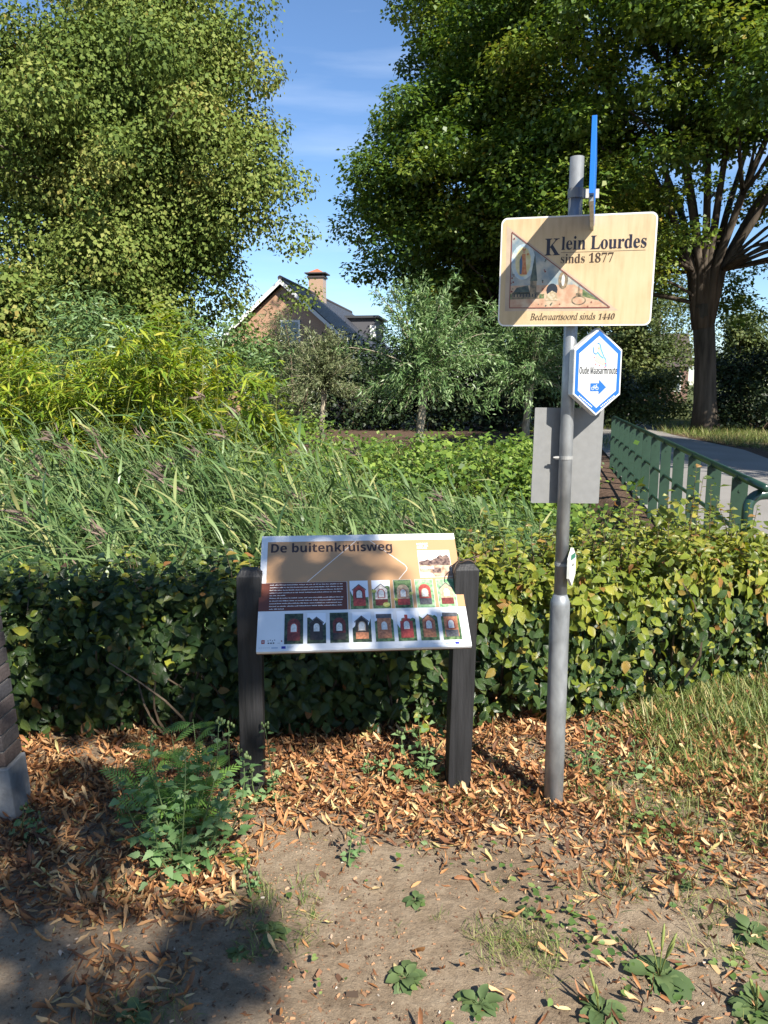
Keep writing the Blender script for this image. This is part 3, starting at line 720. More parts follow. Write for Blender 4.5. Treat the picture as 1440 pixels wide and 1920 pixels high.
for s in (-1, 1): q.add([(0, -0.42, rz_ + .12), (s * (hw + .38), -0.42, ez - .21), (s * (hw + .38), -0.42, ez - .42), (0, -0.42, rz_ - .1), (0, -0.36, rz_ + .12), (s * (hw + .38), -0.36, ez - .21), (s * (hw + .38), -0.36, ez - .42), (0, -0.36, rz_ - .1)], [(0, 1, 2, 3), (0, 4, 5, 1), (3, 2, 6, 7), (4, 7, 6, 5)])
q.build('bargeboard', plain('white paint', (0.74, 0.74, 0.72), 0.5), roof)
q = MB(); q.box((0.1, 6.9, rz_ + .15), (0.82, 0.82, 1.9)); ch = q.build('chimney', brickp('chimney brick', (0.36, 0.24, 0.16)), roof)
q = MB(); q.box((0.1, 6.9, rz_ + 1.13), (.96, .96, 0.1)); q.box((0.1, 6.9, rz_ + 1.32), (1.2, 1.2, 0.06))
for a in (-.4, .4):
    for b in (-.4, .4): q.box((.1 + a, 6.9 + b, rz_ + 1.24), (.06, .06, .16))
q.build('chimney_cap', plain('chimney cap', (0.06, 0.05, 0.05), 0.8), roof)
q = MB(); q.add([(-.35, 6.45, rz_ + 1.36), (.55, 6.45, rz_ + 1.36), (.55, 7.35, rz_ + 1.36), (-.35, 7.35, rz_ + 1.36), (.1, 6.9, rz_ + 1.62)], [(0, 1, 4), (1, 2, 4), (2, 3, 4), (3, 0, 4)]); q.build('chimney_hood', plain('terracotta', (0.36, 0.12, 0.06), 0.8), roof)
q = MB(); q.box((1.9, 12.0, 4.95), (1.9, 3.6, 1.3)); dm = q.build('dormer', plain('dormer cladding', (0.07, 0.07, 0.08), 0.7), house)
q = MB(); q.box((1.75, 12.0, 5.66), (2.7, 4.0, 0.14)); q.build('dormer_roof', plain('dark roofing', (0.035, 0.037, 0.042), 0.7), dm)
q = MB(); q.box((2.72, 10.18, 4.75), (0.36, 0.06, 0.8)); q.build('white_cheek', plain('white paint', (0.74, 0.74, 0.72), 0.5), dm)
for (x, z, w_, h_) in ((0.35, 4.1, 1.0, 1.15), (-1.4, 1.6, 1.2, 1.5), (1.4, 1.6, 1.2, 1.5)):
    q = MB(); q.box((x, -0.03, z), (w_, 0.09, h_)); wi = q.build('window', plain('white paint', (0.74, 0.74, 0.72), 0.5), house, bevel=0.01)
    q = MB(); q.box((x, -0.08, z), (w_ - .2, 0.02, h_ - .2)); q.build('pane', plain('window glass', (0.10, 0.13, 0.15), 0.08, spec=0.8), wi)

far = empty('far_brick_house', (22, 66, 0), rad(-12)); tag(far, 'far brick house glimpsed between trunks beyond the hexagonal sign', 'house')
q = MB(); q.box((0, 3, 1.6), (7, 6, 3.2)); q.build('wall', brickp('far brick', (0.20, 0.125, 0.10)), far)
q = MB(); q.add([(-3.8, -.3, 3.1), (3.8, -.3, 3.1), (3.8, 6.3, 3.1), (-3.8, 6.3, 3.1), (-3.8, 3, 6.0), (3.8, 3, 6.0)], [(0, 1, 5, 4), (2, 3, 4, 5), (0, 4, 3), (1, 2, 5)]); q.build('roof', plain('dull roof tile', (0.06, 0.045, 0.04), 0.8, var=.3, scale=8), far)
for x in (-2, 0.5, 2.4):
    q = MB(); q.box((x, -0.03, 1.7), (1.1, 0.08, 1.3)); wi = q.build('window', plain('white paint', (0.74, 0.74, 0.72), 0.5), far)
    q = MB(); q.box((x, -0.08, 1.7), (.9, 0.02, 1.1)); q.build('pane', plain('window glass', (0.10, 0.13, 0.15), 0.08, spec=0.8), wi)

# ------------------------------------------------------------------ trees
def rsph(n):
    v = R.normal(size=(n, 3)); return unit(v)

def leaves_in_clumps(C, RR, dens, size, flat=0.75, droop=0.35, upn=0.6, shell=0.45, T=DIAMOND, thin=False, nz=0.34, dn=0.6):
    """leaf cloud for clumps with centres C and radii RR; dens leaves per square metre of clump section"""
    back = (1 - .68 * sstep(0.15, 1.0, (C[:, 1] - np.median(C[:, 1])) / (np.ptp(C[:, 1]) * .5 + .01))) if thin else 1.0
    cnt = np.maximum(6, (dens * RR * RR * back).astype(int)); idx = np.repeat(np.arange(len(C)), cnt); n = len(idx)
    d = rsph(n); r = RR[idx] * (shell + (1 - shell) * np.sqrt(R.random(n))) * (1 + 0.18 * R.normal(size=n))
    P = C[idx] + d * r[:, None] * np.array([1, 1, flat])
    nm = d * dn + np.array([0, 0, upn]) + R.normal(size=(n, 3)) * nz
    fw = d * 0.45 + R.normal(size=(n, 3)) * np.array([.8, .8, .35]) + np.array([0, 0, -droop])
    S = size * (0.65 + 0.7 * R.random(n))
    V, F = inst(T, P, frames(fw, nm), S)
    cr = R.random(len(C))     # each spray has its own tint, each leaf varies about it
    rn = np.clip(0.62 * cr[idx] + 0.38 * R.random(n) + 0.05 * R.normal(size=n), 0, 1)
    return V, F, np.repeat(rn, len(T[0]))

def crown_clumps(cx, cy, prof, n, rc, front=0.7, inner=0.28, sd=0.06, off=None, kids=5):
    n = n // kids
    z0 = np.array([p[0] for p in prof]); rr = np.array([p[1] for p in prof])
    zs = np.linspace(z0[0], z0[-1], 200); w = np.interp(zs, z0, rr) + 0.3; w /= w.sum()
    z = R.choice(zs, n, p=w) + R.normal(size=n) * 0.15
    a = np.where(R.random(n) < front, R.uniform(math.pi * 0.95, math.pi * 2.05, n), R.uniform(0, 2 * math.pi, n))
    r = np.interp(z, z0, rr)
    core = R.random(n) < inner
    f = np.where(core, R.uniform(0.15, 0.72, n), R.uniform(0.84, 1.0, n) + sd * np.clip(R.normal(size=n), -2, 1))
    rc_ = rc * (0.6 + 0.8 * R.random(n))
    rad_ = np.maximum(0.05, r * f - rc_ * 0.9)
    Cp = np.stack([cx + rad_ * np.cos(a), cy + rad_ * np.sin(a), z], 1)
    out = np.repeat(np.stack([np.cos(a), np.sin(a), np.full(n, -.25)], 1), kids, 0)     # each bough carries several sprays
    Ck = np.repeat(Cp, kids, 0) + R.normal(size=(n * kids, 3)) * np.array([.62, .62, .45]) * rc + out * (np.abs(R.normal(size=n * kids)) * rc * .4)[:, None]
    return Ck, np.repeat(rc_, kids) * R.uniform(.45, .95, n * kids)

def limb(p0, p1, r0, r1, bend=0.1, k=6):
    p0 = np.array(p0, float); p1 = np.array(p1, float); t = np.linspace(0, 1, k)[:, None]
    L = np.linalg.norm(p1 - p0); b = R.normal(size=3) * L * bend; b[2] = abs(b[2]) * 0.5
    pts = p0 + (p1 - p0) * t + b * np.sin(t * math.pi)
    return pts, np.linspace(r0, r1, k)

def make_tree(name, label, base, trunk, C, RR, dens, size, mat, bark, group=None, limbs=30, limb_r=0.07, T=DIAMOND, **kw):
    t = empty(name, base); tag(t, label, 'tree', group)
    b = np.array(base, float)
    m = MB()
    for pts, rr in trunk: m.tube(np.array(pts) - b, rr, 12)
    tips = C[R.choice(len(C), min(limbs, len(C)), replace=False)]
    starts = np.concatenate([np.array(p)[len(p) // 3:] for p, _ in trunk])
    for q in tips:
        ok = starts[starts[:, 2] < q[2] - 0.2]
        s = ok[np.argmin(np.linalg.norm((ok - q) * np.array([1, 1, .6]), axis=1))] if len(ok) else starts[0]
        pts, rr = limb(s - b, q - b, limb_r, limb_r * 0.2); m.tube(pts, rr, 6)
    m.build('trunk', bark, t, smooth=True)
    V, F, rn = leaves_in_clumps(C - b, RR, dens, size, T=T, **kw)
    o = link('crown', mesh_np('crown', V, F, mat, attrs={'rnd': rn}), t)
    return t

LIND = leafmat('linden leaf', [(0.0, (0.038, 0.068, 0.016)), (0.3, (0.090, 0.135, 0.028)), (0.6, (0.150, 0.195, 0.044)), (0.88, (0.235, 0.25, 0.072)), (1.0, (0.28, 0.22, 0.06))], 0.2, 0.65, spec=.15)
HORN = leafmat('hornbeam leaf', [(0.0, (0.030, 0.068, 0.012)), (0.4, (0.080, 0.140, 0.022)), (0.7, (0.140, 0.200, 0.032)), (0.95, (0.22, 0.255, 0.048)), (1.0, (0.30, 0.22, 0.045))], 0.30, 0.40)
DARK = leafmat('dark shrub leaf', [(0.0, (0.009, 0.020, 0.008)), (0.6, (0.020, 0.038, 0.013)), (1.0, (0.048, 0.068, 0.022))], 0.12, 0.5)  # tree shade over the shrubs is put into this darkened leaf colour
WILL = leafmat('willow leaf', [(0.0, (0.058, 0.118, 0.034)), (0.5, (0.110, 0.190, 0.062)), (1.0, (0.23, 0.31, 0.14))], 0.2, 0.42)
WILY = leafmat('sparse willow leaf', [(0.0, (0.075, 0.105, 0.045)), (0.5, (0.14, 0.17, 0.075)), (1.0, (0.23, 0.24, 0.13))], 0.2, 0.42)
FARL = leafmat('far leaf', [(0.0, (0.035, 0.058, 0.018)), (0.6, (0.085, 0.115, 0.032)), (1.0, (0.16, 0.17, 0.05))], 0.2, 0.6)

# big linden on the left
cx, cy = -5.45, 17.5
prof = [(2.2, 1.75), (3.0, 1.95), (4.2, 2.05), (5.0, 2.0), (5.6, 2.45), (6.6, 2.95), (7.6, 2.75), (8.6, 2.0), (10.2, 1.6), (11.4, 1.2), (12.2, 0.6)]
C, RR = crown_clumps(cx, cy, prof, 520, 0.98, inner=.30, kids=8)
C2, R2 = crown_clumps(-8.4, 17.8, [(5.2, 0.7), (6.5, 1.2), (7.7, 1.1), (8.2, .5)], 45, 0.6)
trunk = [(np.array([(cx, cy + .4, -0.3), (cx + .05, cy + .4, 2), (cx - .1, cy + .5, 5), (cx, cy + .4, 8), (cx + .1, cy + .4, 11)]), [.42, .34, .27, .17, .06])]
make_tree('linden_tree', 'tall round-crowned linden tree with pale seed bracts behind the bamboo', (cx, cy + .4, -0.2), trunk, np.concatenate([C, C2]), np.concatenate([RR, R2]), 1250, 0.082, LIND, BARK, thin=True, limbs=60, limb_r=0.06, droop=0.75, upn=0.3, shell=.66, nz=.22, dn=.95)

# two hornbeams on the right
ax, ay = 11.1, 27.0
prof = [(4.6, 4.5), (6.0, 7.0), (8.5, 8.0), (11, 8.2), (14, 7.2), (17, 5), (19, 2)]
C, RR = crown_clumps(ax - .4, ay, prof, 950, 1.15, inner=0.33)
k = (C[:, 2] > np.where(C[:, 0] > ax + 1, 4.3, 4.9)) & ~((np.abs(C[:, 0] - ax + .2) < 1.5) & (C[:, 2] < 9.0) & (C[:, 1] < ay + .8))
C, RR = C[k], RR[k]
trunk = [(np.array([(ax + .15, ay, -0.3), (ax + .05, ay, 1.0), (ax - .05, ay, 2.6), (ax - .25, ay, 4.3)]), [.55, .38, .35, .36])]
for s in range(13):
    a = 2 * math.pi * s / 13 + .3; rr = .7 + 1.5 * R.random()
    trunk.append((np.array([(ax - .2 + .16 * math.cos(a), ay + .16 * math.sin(a), 3.5), (ax - .2 + .4 * rr * math.cos(a) * .6, ay + .4 * rr * math.sin(a) * .6, 5.4), (ax - .2 + rr * math.cos(a) * .85, ay + rr * math.sin(a) * .85, 7.6), (ax - .2 + 2.0 * rr * math.cos(a), ay + 2.0 * rr * math.sin(a), 11)]), [.20, .14, .11, .05]))
q = MB()
make_tree('hornbeam_tree', 'large many-stemmed tree with a furrowed trunk beside the road', (ax, ay, 0), trunk, C, RR, 400, 0.146, HORN, BARK, thin=True, limbs=110, limb_r=0.075, flat=0.5, droop=0.25, upn=0.8)
bx, by = 4.0, 30.0
prof = [(3.6, 2.4), (4.8, 3.7), (6.0, 4.1), (7.4, 4.8), (9.0, 5.8), (10.0, 5.0), (11.0, 3.6), (12.6, 3.2), (14.2, 3.0), (16.5, 2.8), (19, 1.5)]
C, RR = crown_clumps(bx, by, prof, 760, 1.1, inner=0.32)
trunk = [(np.array([(bx + .2, by, -0.3), (bx + .2, by, 3), (bx, by + .2, 7), (bx, by, 12), (bx, by, 17)]), [.5, .4, .33, .2, .06])]
make_tree('hornbeam_tree', 'broad dark tree rising behind the young willows in the middle', (bx, by, 0), trunk, C, RR, 410, 0.148, HORN, BARK, thin=True, limbs=70, limb_r=0.08, flat=0.5, droop=0.25, upn=0.8)

# trees far along the road
far_specs = [((14.2, 44), 3.0, 2.0, 11.5, 'leafy roadside tree framed between the hexagonal sign and the big trunk'), ((19.5, 56), 3.6, 1.8, 12, 'far roadside tree standing behind the hexagonal sign'),
             ((11.4, 47), 2.6, 2.2, 10, 'roadside tree partly behind the grey pole and white hexagon'), ((19.9, 44), 1.5, 1.6, 6.3, 'slim conical tree showing just behind the big furrowed trunk'), ((26.5, 58), 3.2, 1.5, 6.2, 'low round tree beyond the hedge at the far bend')]
for (x, y), r, zb, zt, lab in far_specs:
    C, RR = crown_clumps(x, y, [(zb, r * .6), (zb + (zt - zb) * .3, r), (zb + (zt - zb) * .6, r * .85), (zt, r * .2)], 120, r * .33)
    tr = [(np.array([(x, y, -.2), (x, y, zb + 1), (x, y, zt * .8)]), [.28, .2, .05])]
    make_tree('roadside_tree', lab, (x, y, 0), tr, C, RR, 150 / (r * .3) ** 1.0, 0.19, FARL, BARK, group='trees far along the road', limbs=14, limb_r=.05)
C, RR = crown_clumps(-0.7, 44, [(1, 1.5), (4, 3.2), (6.5, 2.8), (8.3, .8)], 80, 0.9)
make_tree('garden_tree', 'blue-green garden tree beside the slate roof', (2.4, 46, 0), [(np.array([(2.4, 46, -.2), (2.4, 46, 4), (2.4, 46, 7)]), [.2, .15, .05])], C + np.array([3.1, 2, 0]), RR, 190, 0.17, WILL, BARK, limbs=14)

ox, oy = 14.0, 8.5
C, RR = crown_clumps(ox, oy, [(4.5, 2), (7, 3.6), (11, 4.0), (15, 3.0), (17.5, 1)], 420, 1.0, front=0)
make_tree('roadside_tree', 'roadside tree just out of view, shading the road beyond the railing', (ox, oy, 0), [(np.array([(ox, oy, -.2), (ox, oy, 4), (ox, oy, 15)]), [.35, .28, .06])], C, RR, 210, 0.19, HORN, BARK, limbs=30)

# dark shrubs behind the field and the rest of the setting's bushes
def shrub(name, label, cx, cy, rx, ry, h, n, rc, dens, size, mat, group=None, z0=0.0, T=DIAMOND, **kw):
    t = empty(name, (cx, cy, z0)); tag(t, label, 'shrub', group)
    a = R.uniform(0, 6.283, n); f = np.sqrt(R.random(n)); zz = R.random(n)
    sh = np.sqrt(np.maximum(0.05, 1 - (zz * 0.92) ** 2.5))
    C = np.stack([rx * f * np.cos(a) * sh, ry * f * np.sin(a) * sh, 0.12 + zz * (h - rc * .5)], 1)
    V, F, rn = leaves_in_clumps(C, rc * (0.6 + .8 * R.random(n)), dens, size, T=T, **kw)
    link('foliage', mesh_np('foliage', V, F, mat, attrs={'rnd': rn}), t)
    m = MB()
    for k in range(9):
        q = C[R.integers(n)]; pts, rr = limb((q[0] * .2, q[1] * .2, -.1), q, .035, .008); m.tube(pts, rr, 5)
    m.build('stem', TWIG, t, smooth=True)
    return t
for i, (x, y, rx, h, lab) in enumerate([(-4.4, 27.5, 2.2, 3.1, 'dark shrub under the slate roof eaves'), (-1.4, 28.5, 2.2, 3.4, 'dark shrub behind the middle willow, on its house side'), (1.6, 28, 2.0, 3.2, 'dark shrub straight behind the middle willow trunk'), (4.4, 27.5, 2.0, 3.3, 'dark shrub behind the willow next to the signpost'), (7.4, 29, 1.8, 2.6, 'dark shrub behind the rectangular grey sign back')]):
    shrub('dark_shrub', lab, x, y, rx, 1.3, h, 60, 0.6, 330, 0.14, DARK, 'dark shrubs behind the bare field')
for i, (x, y, rx, h, lab) in enumerate([(13.2, 27.5, 1.9, 2.9, 'dark roadside bush touching the big furrowed trunk'), (16.6, 28, 2.4, 3.3, 'dark roadside bush at the picture edge past the trunk')]):
    shrub('roadside_bush', lab, x, y, rx, 1.4, h, 70, 0.55, 420, 0.13, DARK, 'bushes by the road')
shrub('roadside_bush', 'green bush at the far end of the bridge railing', 9.0, 29, 1.3, 1.0, 1.7, 40, 0.42, 420, 0.12, FARL, 'bushes by the road')
shrub('roadside_bush', 'dense bush beneath the roadside trees at the bend', 12.6, 36, 2.2, 1.0, 2.3, 50, 0.5, 380, 0.14, FARL, 'bushes by the road')
shrub('round_shrub', 'pale-tipped shrub at the foot of the linden, at the picture edge', -7.2, 15.0, 1.6, 1.2, 3.75, 70, 0.55, 520, 0.11, LIND, droop=.6)
shrub('grey_willow_shrub', 'grey-green feathery willow shrub between bamboo and linden', -4.3, 12.4, 1.5, .9, 2.95, 70, 0.42, 700, 0.12, WILL, T=NARROW, upn=.3)
shrub('grey_willow_shrub', 'grey-green willow shrub beside the bamboo on the house side', -2.5, 12.0, 0.95, .8, 2.6, 50, 0.38, 700, 0.12, WILL, T=NARROW, upn=.3)

shrub('pale_willow_shrub', 'pale olive willow shrub in front of the brick gable', -2.9, 23.0, 1.15, .7, 3.9, 60, 0.42, 420, 0.13, WILY, T=NARROW, upn=.3)
# young pollard willows
def willow(label, x, y, zh, nsh, length, r, mat, lsize, trunk_r=0.10, up=0.55):
    t = empty('pollard_willow', (x, y, 0)); tag(t, label, 'tree', 'young willows in the field')
    m = MB(); m.tube([(0.0, 0, -.2), (-.03, 0, .6), (.03, 0, 1.2), (.05, 0, zh), (.05, 0, zh + .25)], [trunk_r * 1.15, trunk_r * .9, trunk_r * .85, trunk_r * 1.1, trunk_r * .6], 10)
    m.build('trunk', BARK_W, t, smooth=True)
    sb = MB(); Ps = []; Fs = []; 
    for k in range(nsh):
        a = R.uniform(0, 6.283); el = rad(R.uniform(-28, 88)) if R.random() < .75 else rad(R.uniform(30, 88))
        d = np.array([math.cos(a) * math.cos(el), math.sin(a) * math.cos(el), math.sin(el)])
        Lk = length * R.uniform(.6, 1.05) * (0.72 + .28 * max(0, math.sin(el)) + .1)
        tt = np.linspace(0, 1, 7)[:, None]
        pts = np.array([.05, 0, zh + .1]) + d * Lk * tt + np.array([0, 0, 1]) * (0.28 * up * np.sin(tt * 2.2) - .28 * tt ** 2) * Lk * .6 + R.normal(size=3) * .05 * tt
        if k % 3 == 0: sb.tube(pts, np.linspace(.018, .004, 7), 4, False)
        nl = int(105 * R.uniform(.8, 1.2)); u = R.random(nl) ** .75
        pp = np.stack([np.interp(u, tt[:, 0], pts[:, c]) for c in range(3)], 1) + R.normal(size=(nl, 3)) * .065
        tg = unit(np.stack([np.interp(u, tt[:, 0], np.gradient(pts[:, c])) for c in range(3)], 1))
        f = tg * .75 + R.normal(size=(nl, 3)) * .65 + np.array([0, 0, -.18]); Ps.append(pp); Fs.append(f)
    sb.build('branch', BARK_W, t, smooth=True)
    P = np.concatenate(Ps); f = np.concatenate(Fs); n = len(P)
    V, F = inst(NARROW, P, frames(f, np.array([0, -.2, .7]) + R.normal(size=(n, 3)) * .6), lsize * (.6 + .8 * R.random(n)))
    link('crown', mesh_np('crown', V, F, mat, attrs={'rnd': rnd_attr(n, 4)}), t)
willow('young willow with a slender pale trunk standing in the middle of the field', 0.82, 17.0, 1.75, 135, 2.15, 2.0, WILL, .125)
willow('thin yellowish willow in front of the brick house', -1.62, 20.5, 1.5, 80, 1.55, 1.6, WILY, .11, .08)
willow('young willow with its crown behind the tan place sign', 3.55, 19.2, 1.75, 140, 2.35, 2.0, WILL, .125)

# ------------------------------------------------------------------ bamboo, reeds, weeds in the ditch
BAMB = leafmat('bamboo leaf', [(0.0, (0.075, 0.145, 0.016)), (0.5, (0.175, 0.25, 0.024)), (0.85, (0.31, 0.35, 0.04)), (1.0, (0.42, 0.36, 0.07))], 0.3, 0.4)
REED = leafmat('reed leaf', [(0.0, (0.034, 0.074, 0.020)), (0.5, (0.085, 0.148, 0.048)), (0.85, (0.19, 0.26, 0.105)), (1.0, (0.34, 0.32, 0.13))], 0.2, 0.4, spec=.4)
WEED = leafmat('weed leaf', [(0.0, (0.04, 0.085, 0.015)), (0.5, (0.10, 0.175, 0.026)), (1.0, (0.22, 0.30, 0.055))], 0.28, 0.5)
BL4 = blade(4, 0.145, 0.42); RB = blade(5, 0.082, 0.45)
def bamboo(label, x0, x1, y0, y1, n, htop):
    t = empty('bamboo_clump', ((x0 + x1) / 2, (y0 + y1) / 2, -.6)); tag(t, label, 'bamboo', 'bamboo in the ditch')
    b = np.array(t.location); cm = MB(); Ps = []; Ds = []
    for k in range(n):
        x = R.uniform(x0, x1); y = R.uniform(y0, y1)
        e = (x - (x0 + x1) / 2) / ((x1 - x0) / 2); h = htop * (1 - .22 * e * e) * R.uniform(.72, 1.03) + .6
        ln = R.normal(size=2) * .16
        pts = np.array([(x, y, -.7), (x + ln[0] * .3, y + ln[1] * .3, -.7 + h * .5), (x + ln[0], y + ln[1], -.6 + h)]) - b
        cm.tube(pts, [.006, .004, .002], 4, False)
        for j in range(15):                       # fans of leaves along the upper culm
            u = R.uniform(.32, 1.04); q = pts[0] + (pts[2] - pts[0]) * u + R.normal(size=3) * .11
            m = R.integers(6, 10); a0 = R.uniform(0, 6.283)
            aa = a0 + R.normal(size=m) * .75; el = R.uniform(-.5, .75, m)
            Ds.append(np.stack([np.cos(aa) * np.cos(el), np.sin(aa) * np.cos(el) - .15, np.sin(el)], 1)); Ps.append(q + R.normal(size=(m, 3)) * .02)
    cm.build('culm', plain('bamboo culm', (0.16, 0.17, 0.04), 0.5), t)
    P = np.concatenate(Ps); D = np.concatenate(Ds); n = len(P)
    V, F = inst(BL4, P, frames(D, np.array([0, -.1, 1]) + R.normal(size=(n, 3)) * .25), .175 * (.6 + .75 * R.random(n)))
    o = link('foliage', mesh_np('foliage', V, F, BAMB, attrs={'rnd': rnd_attr(n, len(BL4[0]))}), t)
bamboo('tallest yellow-green bamboo clump in the middle of the thicket', -3.3, -1.75, 8.0, 9.2, 105, 2.32)
bamboo('yellow-green bamboo clump at the picture edge under the linden', -5.4, -3.25, 8.2, 9.4, 110, 2.02)
bamboo('low bamboo tuft beside the wild reeds, nearest the house', -1.8, -1.15, 8.4, 9.2, 22, 1.75)

def reed_bed():
    n = 1250
    x = R.uniform(-4.6, 1.9, n); y = 4.35 + 3.6 * R.random(n) ** .9
    keep = x < fence_x(y) - .5; x, y = x[keep], y[keep]; n = len(x)
    zg = ground_z(x, y)
    # heights follow the bed's own outline: tall to the left and centre, lower towards the bridge
    H = np.interp(x, [-4.6, -2.5, -1.2, -.3, .6, 1.9], [2.05, 2.1, 2.2, 1.95, 1.5, 1.25]) * np.interp(y, [4.3, 5.2, 6.5, 8], [.62, .80, 1.0, 1.06]) * R.uniform(.72, 1.06, n) + .06
    lean = np.stack([-.34 * H * R.uniform(.2, 1.4, n), -.10 * H * R.normal(size=n) - .05, np.zeros(n)], 1)
    P0 = np.stack([x, y, zg], 1)
    Ps = []; Ds = []; Ss = []; sb = []; 
    def at(u): return P0 + np.array([0, 0, 1]) * (H * u * (1 - .10 * u))[:, None] + lean * (u ** 2)[:, None]
    for j in range(11):
        u = np.clip(.28 + .07 * j + R.normal(size=n) * .03, .1, 1)
        p = at(u)
        side = R.random(n) < .78
        az = np.where(side, math.pi + R.normal(size=n) * .95, R.uniform(0, 6.283, n)); el = R.uniform(.25, 1.25, n)
        Ds.append(np.stack([np.cos(az) * np.cos(el), np.sin(az) * np.cos(el), np.sin(el)], 1)); Ps.append(p); Ss.append(.36 * R.uniform(.6, 1.2, n) * (1.1 - .3 * u))
    P = np.concatenate(Ps); D = np.concatenate(Ds); S = np.concatenate(Ss); m = len(P)
    V, F = inst(RB, P, frames(D, np.array([0, 0, 1]) + R.normal(size=(m, 3)) * .3), S)
    A1 = rnd_attr(m, len(RB[0]))
    # stems: thin three-sided strips
    us = np.linspace(0, 1, 5); SV = np.stack([at(np.full(n, u)) for u in us], 1)     # n,5,3
    wv = np.array([.0035, 0, 0]); 
    q = np.stack([SV - wv, SV + wv], 2).reshape(n, 10, 3)
    tf = np.array([(2 * i, 2 * i + 1, 2 * i + 3, 2 * i + 2) for i in range(4)])
    SF = (tf[None] + (np.arange(n) * 10)[:, None, None]).reshape(-1, 4)
    V = np.concatenate([V, q.reshape(-1, 3)]); F = np.concatenate([F, SF + len(A1)]); A = np.concatenate([A1, np.full(n * 10, .7)])
    o = link('reeds', mesh_np('reeds', V, F, REED, attrs={'rnd': A}))
    tag(o, 'wind-bent grey-green reeds filling the ditch behind the hedge', 'reeds', kind='stuff')
    # brown flower plumes on some stems
    pk = R.choice(n, 55, replace=False); tp = at(np.full(n, 1.0))[pk]
    PB = blade(3, .12, .5); m = 55 * 16
    P = np.repeat(tp, 16, 0) + R.normal(size=(m, 3)) * .02
    D = np.stack([-.9 + R.normal(size=m) * .35, R.normal(size=m) * .35, .5 + R.normal(size=m) * .4], 1)
    V, F = inst(PB, P, frames(D, R.normal(size=(m, 3))), .13 * R.uniform(.5, 1.2, m))
    PL = leafmat('reed plume', [(0, (0.10, 0.07, 0.06)), (1, (0.26, 0.19, 0.15))], 0.2, 0.8)
    o2 = link('plumes', mesh_np('plumes', V, F, PL, attrs={'rnd': rnd_attr(m, len(PB[0]))}), o); o2['kind'] = 'stuff'
reed_bed()

def weed_mass(name, label, boxes, size, mat, n_per, hmul=1.0, T=DIAMOND):
    Ps = []
    for (x0, x1, y0, y1, h, n) in boxes:
        nc = max(3, n // 90)
        c = np.stack([R.uniform(x0, x1, nc), R.uniform(y0, y1, nc), h * R.uniform(.35, 1.0, nc)], 1)
        i = R.integers(nc, size=n); p = c[i] + R.normal(size=(n, 3)) * np.array([.16, .16, .12]); 
        p[:, 2] = ground_z(p[:, 0], p[:, 1]) + np.clip(p[:, 2], .02, None) * np.where(R.random(n) < .35, R.random(n), 1); Ps.append(p)
    P = np.concatenate(Ps); n = len(P)
    D = R.normal(size=(n, 3)) * np.array([.8, .8, .4]) + np.array([0, -.2, .1])
    V, F = inst(T, P, frames(D, np.array([.1, -.35, .9]) + R.normal(size=(n, 3)) * .4), size * R.gamma(5, .19, n))
    o = link(name, mesh_np(name, V, F, mat, attrs={'rnd': rnd_attr(n, len(T[0]))}))
    return tag(o, label, 'undergrowth', kind='stuff')
weed_mass('undergrowth', 'bright green weeds growing over the ditch bank', [(-1.6, 2.5, 9.5, 12.0, .85, 8000), (-.8, 2.9, 11.5, 15.5, .55, 7000), (-3.5, -1.0, 6.5, 8.2, 1.45, 3600), (-4.5, -2.0, 7.4, 8.2, 1.3, 2500), (-1.9, -1.2, 8.0, 8.6, 2.1, 900), (-2.3, 1.4, 5.5, 9.0, .8, 5000), (.8, 2.4, 8.5, 11.0, .55, 1500), (1.0, 1.9, 5.0, 9.0, .95, 2800), (1.9, 2.7, 8.3, 12.5, .85, 2600), (2.4, 3.4, 12, 15, .35, 1500), (-6, -1.2, 12, 17, 1.0, 5000)], .075, WEED, 0)

# ------------------------------------------------------------------ beech hedge
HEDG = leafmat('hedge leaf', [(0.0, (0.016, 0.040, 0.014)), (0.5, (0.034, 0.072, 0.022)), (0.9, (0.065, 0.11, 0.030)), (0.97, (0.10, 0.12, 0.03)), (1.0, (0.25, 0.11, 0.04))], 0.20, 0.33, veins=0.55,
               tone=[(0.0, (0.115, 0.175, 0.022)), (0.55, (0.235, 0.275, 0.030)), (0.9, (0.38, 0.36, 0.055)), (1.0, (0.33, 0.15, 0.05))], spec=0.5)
hK = np.array([(-2.4, 3.47), (-.6, 3.55), (.5, 3.68), (1.2, 3.92), (1.75, 4.2), (2.12, 4.55)])
hS = np.concatenate([[0], np.cumsum(np.linalg.norm(np.diff(hK, axis=0), axis=1))]); hL = hS[-1]
def haxis(s):                                # centre line, tangent and the normal to the viewer
    s = np.asarray(s, float); p = np.stack([np.interp(s, hS, hK[:, c]) for c in (0, 1)], -1)
    t = unit(np.stack([np.interp(np.minimum(s + .2, hL), hS, hK[:, c]) - np.interp(np.maximum(s - .2, 0), hS, hK[:, c]) for c in (0, 1)], -1))
    return p, t, np.stack([t[..., 1], -t[..., 0]], -1)
def hedge_top(s): return np.interp(s, [0, 2.0, 3.0, 3.6, hL], [.70, .71, .75, .79, .75]) + .025 * np.sin(s * 5.1) + .018 * np.sin(s * 11.7 + 1)
hedge = empty('beech_hedge', (0.0, 3.8, 0)); tag(hedge, 'clipped beech hedge running behind the information board and signpost', 'hedge'); hb = np.array([0.0, 3.8, 0])
